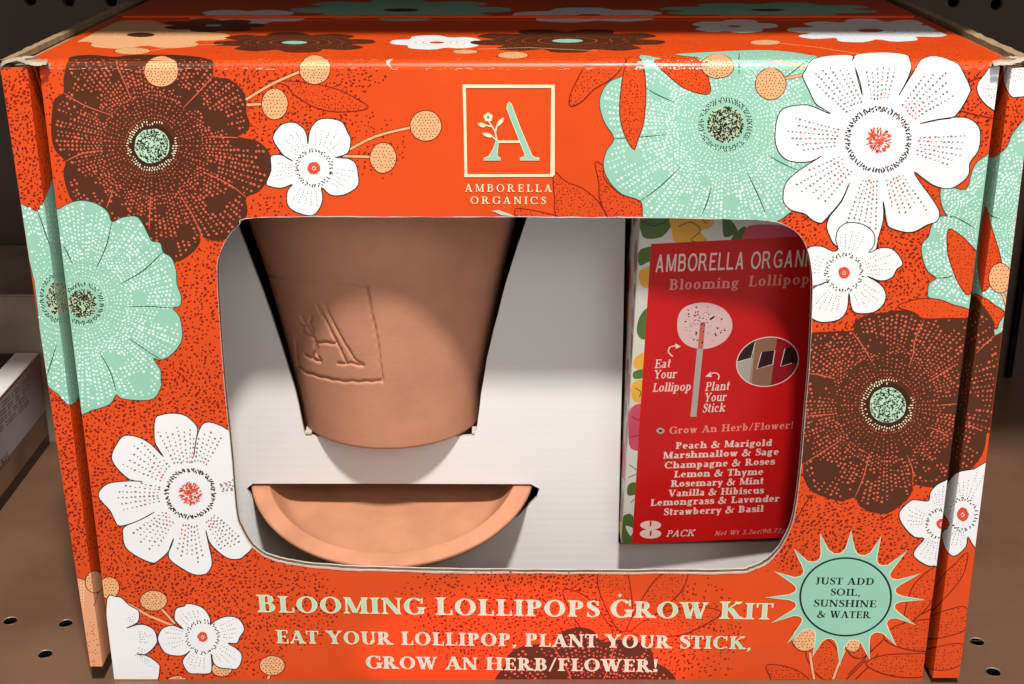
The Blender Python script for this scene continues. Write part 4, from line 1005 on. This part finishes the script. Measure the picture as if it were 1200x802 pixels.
for (r, z) in ((.0540, .2), (.0565, .2), (.0565, .216), (.0520, .216), (.0500, .19), (.030, .09), (.0, .09)):
    v += [(potx_top+r*math.cos(2*math.pi*i/nr), PY_+.002+r*math.sin(2*math.pi*i/nr), z) for i in range(nr)]
for k in range(6):
    for i in range(nr): j = (i+1) % nr; f.append((k*nr+i, k*nr+j, (k+1)*nr+j, (k+1)*nr+i))
build('pot_rim', v, f, 'terracotta', pot, smooth=True)
# ================================================================== SAUCER
sc = on_y(458.5, 571, IY); SR = .0560; TL = R(15.5)
sy = IY+.0150; sz = sc.z-.0012
sau = tag(empty('saucer', (sc.x, sy, sz)), 'pale terracotta saucer leaning through the lower slot below the pot', 'saucer')
pr = [(.0, -.0095), (.0380, -.0095), (.0420, -.0088), (.0480, -.0045), (.0535, .0002), (.0556, .0024), (SR, .0040), (.0556, .0047), (.0545, .0050), (.0500, .0050), (.0490, .0046), (.0475, .0020), (.0440, -.0030), (.0400, -.0052), (.034, -.0058), (.022, -.0062), (.0, -.0062)]
pr = [pr[0]]+smooth_loop(pr[1:-1], 3, False)+[pr[-1]]; nr = 160; v = []; f = []
ct, st_ = math.cos(TL), math.sin(TL)
for (r, z) in pr:
    for i in range(nr):
        a = 2*math.pi*i/nr; x, y = r*math.cos(a), r*math.sin(a)
        v.append((sc.x+x, sy+y*ct-z*st_, sz+y*st_+z*ct))
for k in range(len(pr)-1):
    for i in range(nr): j = (i+1) % nr; f.append((k*nr+i, k*nr+j, (k+1)*nr+j, (k+1)*nr+i))
build('saucer_dish', v, f, 'terracotta_pale', sau, smooth=True)
# ================================================================== LOLLIPOP BOX
LP = tag(empty('lollipop_box', (0, 0, 0)), 'narrow floral carton with red label listing lollipop flavours, right side of the window', 'carton')
A0 = on_y(728, 638, .034); yaw = .081; TP_ = on_y(750, 256, .0135)
Ux = Vector((1, yaw, 0)).normalized(); Vx = (TP_-A0).normalized(); Nx = Ux.cross(Vx).normalized()
if Nx.y > 0: Nx = -Nx
BW, BH, BD = .0690, .150, .042
a = A0; b = A0+Ux*BW; c3 = b+Vx*BH; d = A0+Vx*BH; bk = Vector((0, 1, 0))*BD
class LSheet(Sheet): pass
def lpx(x, y):
    P = hit(x, y, A0, Nx)-A0; v_ = P.z/Vx.z; u_ = (P-Vx*v_).dot(Ux); return (u_, v_)
LSH = Sheet(lpx, lambda u, s, o: tuple(A0+Ux*u+Vx*s+Nx*o), [rect(0, BW, 0, BH)])
q = [a, b, c3, d, a+bk, b+bk, c3+bk, d+bk]
bx = build('carton_body', [tuple(p) for p in q], [(0, 1, 2, 3), (5, 4, 7, 6), (4, 0, 3, 7), (1, 5, 6, 2), (3, 2, 6, 7), (4, 5, 1, 0)], ['floral_white', 'crimson'], LP, [0]*6)
bv = bx.modifiers.new('bevel', 'BEVEL'); bv.width = .0006; bv.segments = 2
# side print
SSH = Sheet(lambda x, y: (0, 0), lambda u, s, o: tuple(A0+bk.normalized()*u+Vx*s-Ux*o), [rect(0.0006, BD-.0006, .0006, BH)])
ik = Ink(); rr = random.Random(6)
def blob(sh, ik, cu, cv, r, m, rnd, n=14, e=1): ik.poly_uv(sh, [(cu+r*e*(1+rnd.uniform(-.25, .25))*math.cos(2*math.pi*i/n), cv+r*(1+rnd.uniform(-.25, .25))*math.sin(2*math.pi*i/n)) for i in range(n)], m)
for i in range(80):
    SSH.layer(); blob(SSH, ik, rr.uniform(0, BD), rr.uniform(.0, BH), rr.uniform(.002, .007), rr.choice(['crimson', 'rose_pink', 'leaf_green', 'crimson', 'floral_white', 'rose_yellow']), rr)
ik.done('side_print', LP)
# border flowers on the front
ik = Ink(); LSH.off = 4e-6
def lp(m, pts, sm=3):
    LSH.layer(); k = Ink(); k.poly([LSH], smooth_loop(pts, sm), m, 3); k.done('printed_leaf' if m == 'leaf_green' else 'printed_flower', LP)
z3 = lambda p: Zc(700, 240, 3.645, p)
lp('leaf_green', z3([(185, 40), (330, 40), (310, 100), (270, 140), (210, 145), (188, 120)])); lp('rose_yellow', z3([(320, 40), (480, 40), (490, 95), (440, 115), (470, 160), (340, 165), (318, 110)]))
lp('leaf_green', z3([(540, 40), (600, 110), (545, 140), (535, 95)])); lp('leaf_green', z3([(570, 150), (620, 95), (640, 110), (620, 160)])); lp('rose_pink', z3([(650, 90), (740, 85), (820, 100), (900, 160), (950, 300), (700, 300), (625, 165), (630, 120)]))
lp('leaf_green', z3([(185, 190), (300, 180), (300, 240), (230, 240), (180, 260)])); lp('rose_yellow', z3([(183, 280), (260, 265), (260, 350), (215, 358), (184, 340)])); lp('floral_white', z3([(180, 370), (260, 360), (250, 440), (180, 460)]))
lp('leaf_green', z3([(180, 480), (215, 440), (240, 470), (225, 560), (190, 575), (168, 540)])); lp('rose_yellow', z3([(165, 650), (240, 620), (240, 700), (160, 700)])); lp('leaf_green', z3([(158, 712), (230, 700), (230, 730), (160, 745)]))
z4 = lambda p: Zc(700, 440, 3.341, p)
lp('rose_yellow', z4([(138, 30), (200, 20), (190, 95), (140, 100)])); lp('rose_pink', z4([(130, 130), (190, 120), (185, 280), (130, 285), (122, 210)])); lp('leaf_green', z4([(120, 430), (150, 420), (160, 460), (120, 470)])); lp('leaf_green', z4([(95, 560), (140, 550), (145, 660), (100, 665)])); lp('floral_white', z4([(110, 590), (140, 600), (130, 630)]))
LSH.layer()
for l in (z3([(345, 95), (400, 75), (440, 110), (400, 150), (430, 160)]), z3([(360, 60), (420, 50), (470, 80)]), z3([(190, 70), (240, 90), (300, 70)]), z4([(125, 350), (160, 380), (120, 400)]), z4([(130, 500), (160, 470)]), z4([(135, 160), (160, 175), (180, 160)]), z4([(130, 240), (165, 235)]), z4([(148, 50), (170, 65), (165, 85)])):
    ik.stroke([LSH], smooth_loop(l, 4, False), .9, 'dark_print')
ik.done('floral_lines', LP, 'stuff')
ik = Ink(); LSH.off += 2e-6
ik.poly([LSH], [(763, 286), (1000, 274), (985, 634), (740.5, 637.2)], 'label_red', 8); LAB = ik.done('label', LP)
ik = Ink(); LSH.layer()
tx = lambda *a, **k: (LSH.layer(), text(ik, LSH, *a, **k))
tx('AMBORELLA', 767.5, 319.2, 871.7, 315.8, 20.5, 'pink_text', T=.15, t=.13, sf=0, sp=.12); tx('ORGANICS', 879, 315.4, 966, 311.8, 20, 'pink_text', T=.15, t=.13, sf=0, sp=.12)
tx('Blooming', 784, 340, 865.3, 337.4, 12.5, 'dim_pink', T=.19, t=.08, sp=.12); tx('Lollipops', 877, 336, 957, 332.5, 12.5, 'dim_pink', T=.19, t=.08, sp=.12)
for s_, a0, b0_, a1, b1 in (('Eat', 766.8, 431.7, 785.5, 430.6), ('Your', 766, 444.2, 792.4, 443.0), ('Lollipop', 764.6, 459.4, 809.5, 457.8), ('Plant', 826, 458.4, 854.5, 456.9), ('Your', 825, 471.0, 850.6, 469.8), ('Stick', 822.8, 483.6, 849.4, 482.3)): tx(s_, a0, b0_, a1, b1, 10.2, 'pink_text', T=.17, t=.08, slant=.12)
tx('Grow An Herb/Flower!', 784.3, 508.6, 929.4, 502.2, 8.3, 'dim_pink', T=.2, t=.09, sp=.12)
for s_, a0, b0_, a1, b1 in (('Peach & Marigold', 791.5, 526.3, 904.3, 522.6), ('Marshmallow & Sage', 777.1, 537.7, 912.3, 533), ('Champagne & Roses', 778.6, 549.3, 907.5, 544.4), ('Lemon & Thyme', 789.8, 559.8, 894, 556.4), ('Rosemary & Mint', 785.9, 570.8, 894.6, 567.3), ('Vanilla & Hibiscus', 783.3, 582, 894.6, 578.3), ('Lemongrass & Lavender', 762.2, 593, 913, 587.8), ('Strawberry & Basil', 777.7, 603.9, 894.4, 599.7)):
    tx(s_, a0, b0_, a1, b1, 7.8, 'pink_text', T=.22, t=.10, sp=.08)
tx('PACK', 780.5, 629.3, 813, 628.2, 7.5, 'pink_text', T=.15, t=.1, slant=.25, sp=.1); tx('Net Wt 3.2oz(90.72g)', 837.5, 627.8, 921.5, 624.0, 5.2, 'dim_pink', T=.17, t=.1, slant=.2, sp=.14)
ik.done('label_lettering', LP)
ik = Ink(); LSH.off += 2e-6
ik.poly([LSH], ellipse(762.5, 615.6, 12.3, 5.3, 24), 'pink_text'); LSH.off += 5e-7; ik.poly([LSH], ellipse(762.3, 625.7, 12.6, 5.6, 24), 'pink_text'); LSH.layer()
for yy in (613, 624.5): ik.poly([LSH], [(761.6, yy-2.4), (763.7, yy-2.5), (763.3, yy+3.6), (761.2, yy+3.7)], 'label_red')
ik.done('label_numeral', LP, label='large pink numeral 8 on the red label'); ik = Ink()
ik.poly([LSH], smooth_loop([(794, 375), (800, 362), (815, 355.5), (832, 355.5), (848, 362), (857, 374), (857.5, 387), (850, 399), (836, 407), (820, 409), (804, 404), (795, 392)], 4), 'lolly_pink')
ik.poly([LSH], [(817, 408), (824, 407.6), (816, 488.5), (809, 488.5)], 'stick_grey'); LSH.layer()
ik.poly([LSH], [(820.5, 378), (826.5, 377.5), (824, 407.8), (817.6, 408)], 'stick_red'); rr = random.Random(12)
for i in range(60):
    a = rr.uniform(0, 6.28); r = math.sqrt(rr.random())*.92; ik.dot([LSH], 826+30*r*math.cos(a), 381+25*r*math.sin(a), rr.choice([.35, .45, .6, 1.0]), 'dark_print', rr.uniform(1.2, 1.9), rr.uniform(0, 3))
for i in range(40): ik.dot([LSH], 822+rr.gauss(0, 8), 374+rr.gauss(0, 6), rr.choice([.35, .5, .8]), 'dark_print', 1.7, rr.uniform(0, 3))
ik.poly([LSH], [(831, 374), (837, 370), (838, 371.5), (833, 375.5)], 'dark_print')
ik.done('label_lollipop', LP, label='printed lollipop picture with speckled pink sweet'); ik = Ink()
ik.stroke([LSH], smooth_loop([(788.5, 418), (783.5, 413), (785, 407), (792, 405.5)], 5, False), 1.6, 'pink_text'); ik.poly([LSH], [(791, 402.5), (798, 406), (792, 409)], 'pink_text')
ik.done('label_arrow', LP); ik = Ink(); ik.stroke([LSH], smooth_loop([(841.5, 445), (842.5, 440), (838, 437), (832, 438.5)], 5, False), 1.6, 'pink_text'); ik.poly([LSH], [(833, 435.5), (826.5, 441.5), (834, 442)], 'pink_text')
ik.done('label_arrow', LP); ik = Ink(); ik.poly([LSH], smooth_loop([(769, 505), (773.5, 501.2), (779, 504.8), (774.5, 508.8)], 4), 'stick_grey'); LSH.layer(); ik.poly([LSH], ellipse(774, 505, 2, 1.6, 8), 'dark_print')
ik.done('label_ornament', LP)
ik = Ink(); LSH.layer(); ov = [(899.4+36.5*math.cos(t)*math.cos(-.22)-28.5*math.sin(t)*math.sin(-.22), 424+36.5*math.cos(t)*math.sin(-.22)+28.5*math.sin(t)*math.cos(-.22)) for t in [2*math.pi*i/48 for i in range(48)]]
ik.poly([LSH], ov, 'wood_print'); LSH.layer()
def ovc(pts, m):
    LSH.layer(); q = [p if inside(p, ov) else nearest(p, ov) for p in sum([[(lerp(pts[i-1][0], pts[i][0], k/8), lerp(pts[i-1][1], pts[i][1], k/8)) for k in range(1, 9)] for i in range(len(pts))], [])]
    ik.poly([LSH], q, m, 9)
z5 = lambda p: Zc(755, 350, 5.347, p)
ovc(z5([(560, 400), (680, 370), (655, 560), (560, 560)]), 'stick_grey'); ovc(z5([(560, 220), (700, 220), (675, 370), (560, 405)]), 'dark_print'); ovc(z5([(700, 230), (780, 220), (800, 560), (665, 560)]), 'wood_print')
ovc(z5([(735, 335), (815, 325), (800, 415), (705, 445)]), 'dark_print'); ovc(z5([(835, 220), (1000, 220), (1000, 560), (790, 560)]), 'crimson'); ovc(z5([(880, 310), (975, 300), (960, 400), (855, 425)]), 'dark_print')
LSH.layer(); ik.stroke([LSH], z5([(735, 335), (705, 442), (805, 412), (818, 325)]), 1.1, 'pink_text'); ik.stroke([LSH], z5([(882, 310), (853, 425), (925, 405)]), 1.0, 'pink_text'); ik.stroke([LSH], z5([(580, 398), (670, 372), (695, 275)]), .9, 'pink_text')
ik.stroke([LSH], z5([(690, 300), (668, 530)]), .8, 'stick_grey'); ik.stroke([LSH], ov, 1.3, 'pink_text', True)
ik.done('label_picture', LP, label='oval picture of packed lollipops')
# ================================================================== NEIGHBOURING CARTONS ON THE SHELF
def stack(name, label, x0, x1, y0, y1, bands, lid, lid_h=.0012):
    root = tag(empty(name, ((x0+x1)/2, (y0+y1)/2, 0)), label, 'carton'); z = 0
    for k, (h, m_) in enumerate(bands):
        v, f = boxmesh(x0, x1, y0, y1, z, z+h); o = build('carton_wall' if k == len(bands)-1 else 'carton_painted_band', v, f, m_, root); z += h
    v, f = boxmesh(x0-.0004, x1+.0004, y0-.0004, y1+.0004, z+.0001, z+lid_h); o = build('carton_lid', v, f, lid, root)
    bv = o.modifiers.new('bevel', 'BEVEL'); bv.width = .0004; bv.segments = 2
    return root, z
XW = -.2372
root, zt = stack('white_carton', 'slim white topped carton with fine grey print, left of the gift box', -.2482, XW, .02, .206, ((.006, 'carton_black'), (.013, 'carton_brown_reflection'), (.030, 'carton_grey')), 'carton_white')  # black foot paints the shadow gap, brown band above it a reflection
WSH = Sheet(lambda x, y: (lambda P: (P.y-.02, P.z))(hit(x, y, Vector((XW, 0, 0)), Vector((1, 0, 0)))), lambda u, s, o: (XW+.0005+o, .02+u, s), [rect(0, .185, .019, .049)])
ik = Ink(); rr = random.Random(3)
for k, (y0, n) in enumerate(((475, 26), (484, 24), (493, 22), (502, 16))):
    P0 = WSH.px(-4, y0+4); P1 = WSH.px(34, y0-33)
    for i in range(n):
        t = i/n; u = lerp(P0[0], P1[0], t); w_ = (P1[0]-P0[0])/n*rr.uniform(.5, .9); s_ = lerp(P0[1], P1[1], t)
        if rr.random() < .15: continue
        ik.poly_uv(WSH, [(u, s_), (u+w_, s_), (u+w_, s_+.0008), (u, s_+.0008)], 'print_grey', convex=True)
text(ik, WSH, 'ING', -2, 549, 9, 537, 9, 'print_grey'); ik.done('fine_print', root, 'stuff')
stack('black_carton', 'black carton standing just left of the white topped carton', -.2760, -.2500, .02, .206, ((.0485, 'carton_black'),), 'carton_black')
stack('taupe_carton', 'dull taupe carton furthest back against the pegboard on the left', -.42, -.172, .209, .292, ((.079, 'carton_taupe'),), 'carton_taupe')
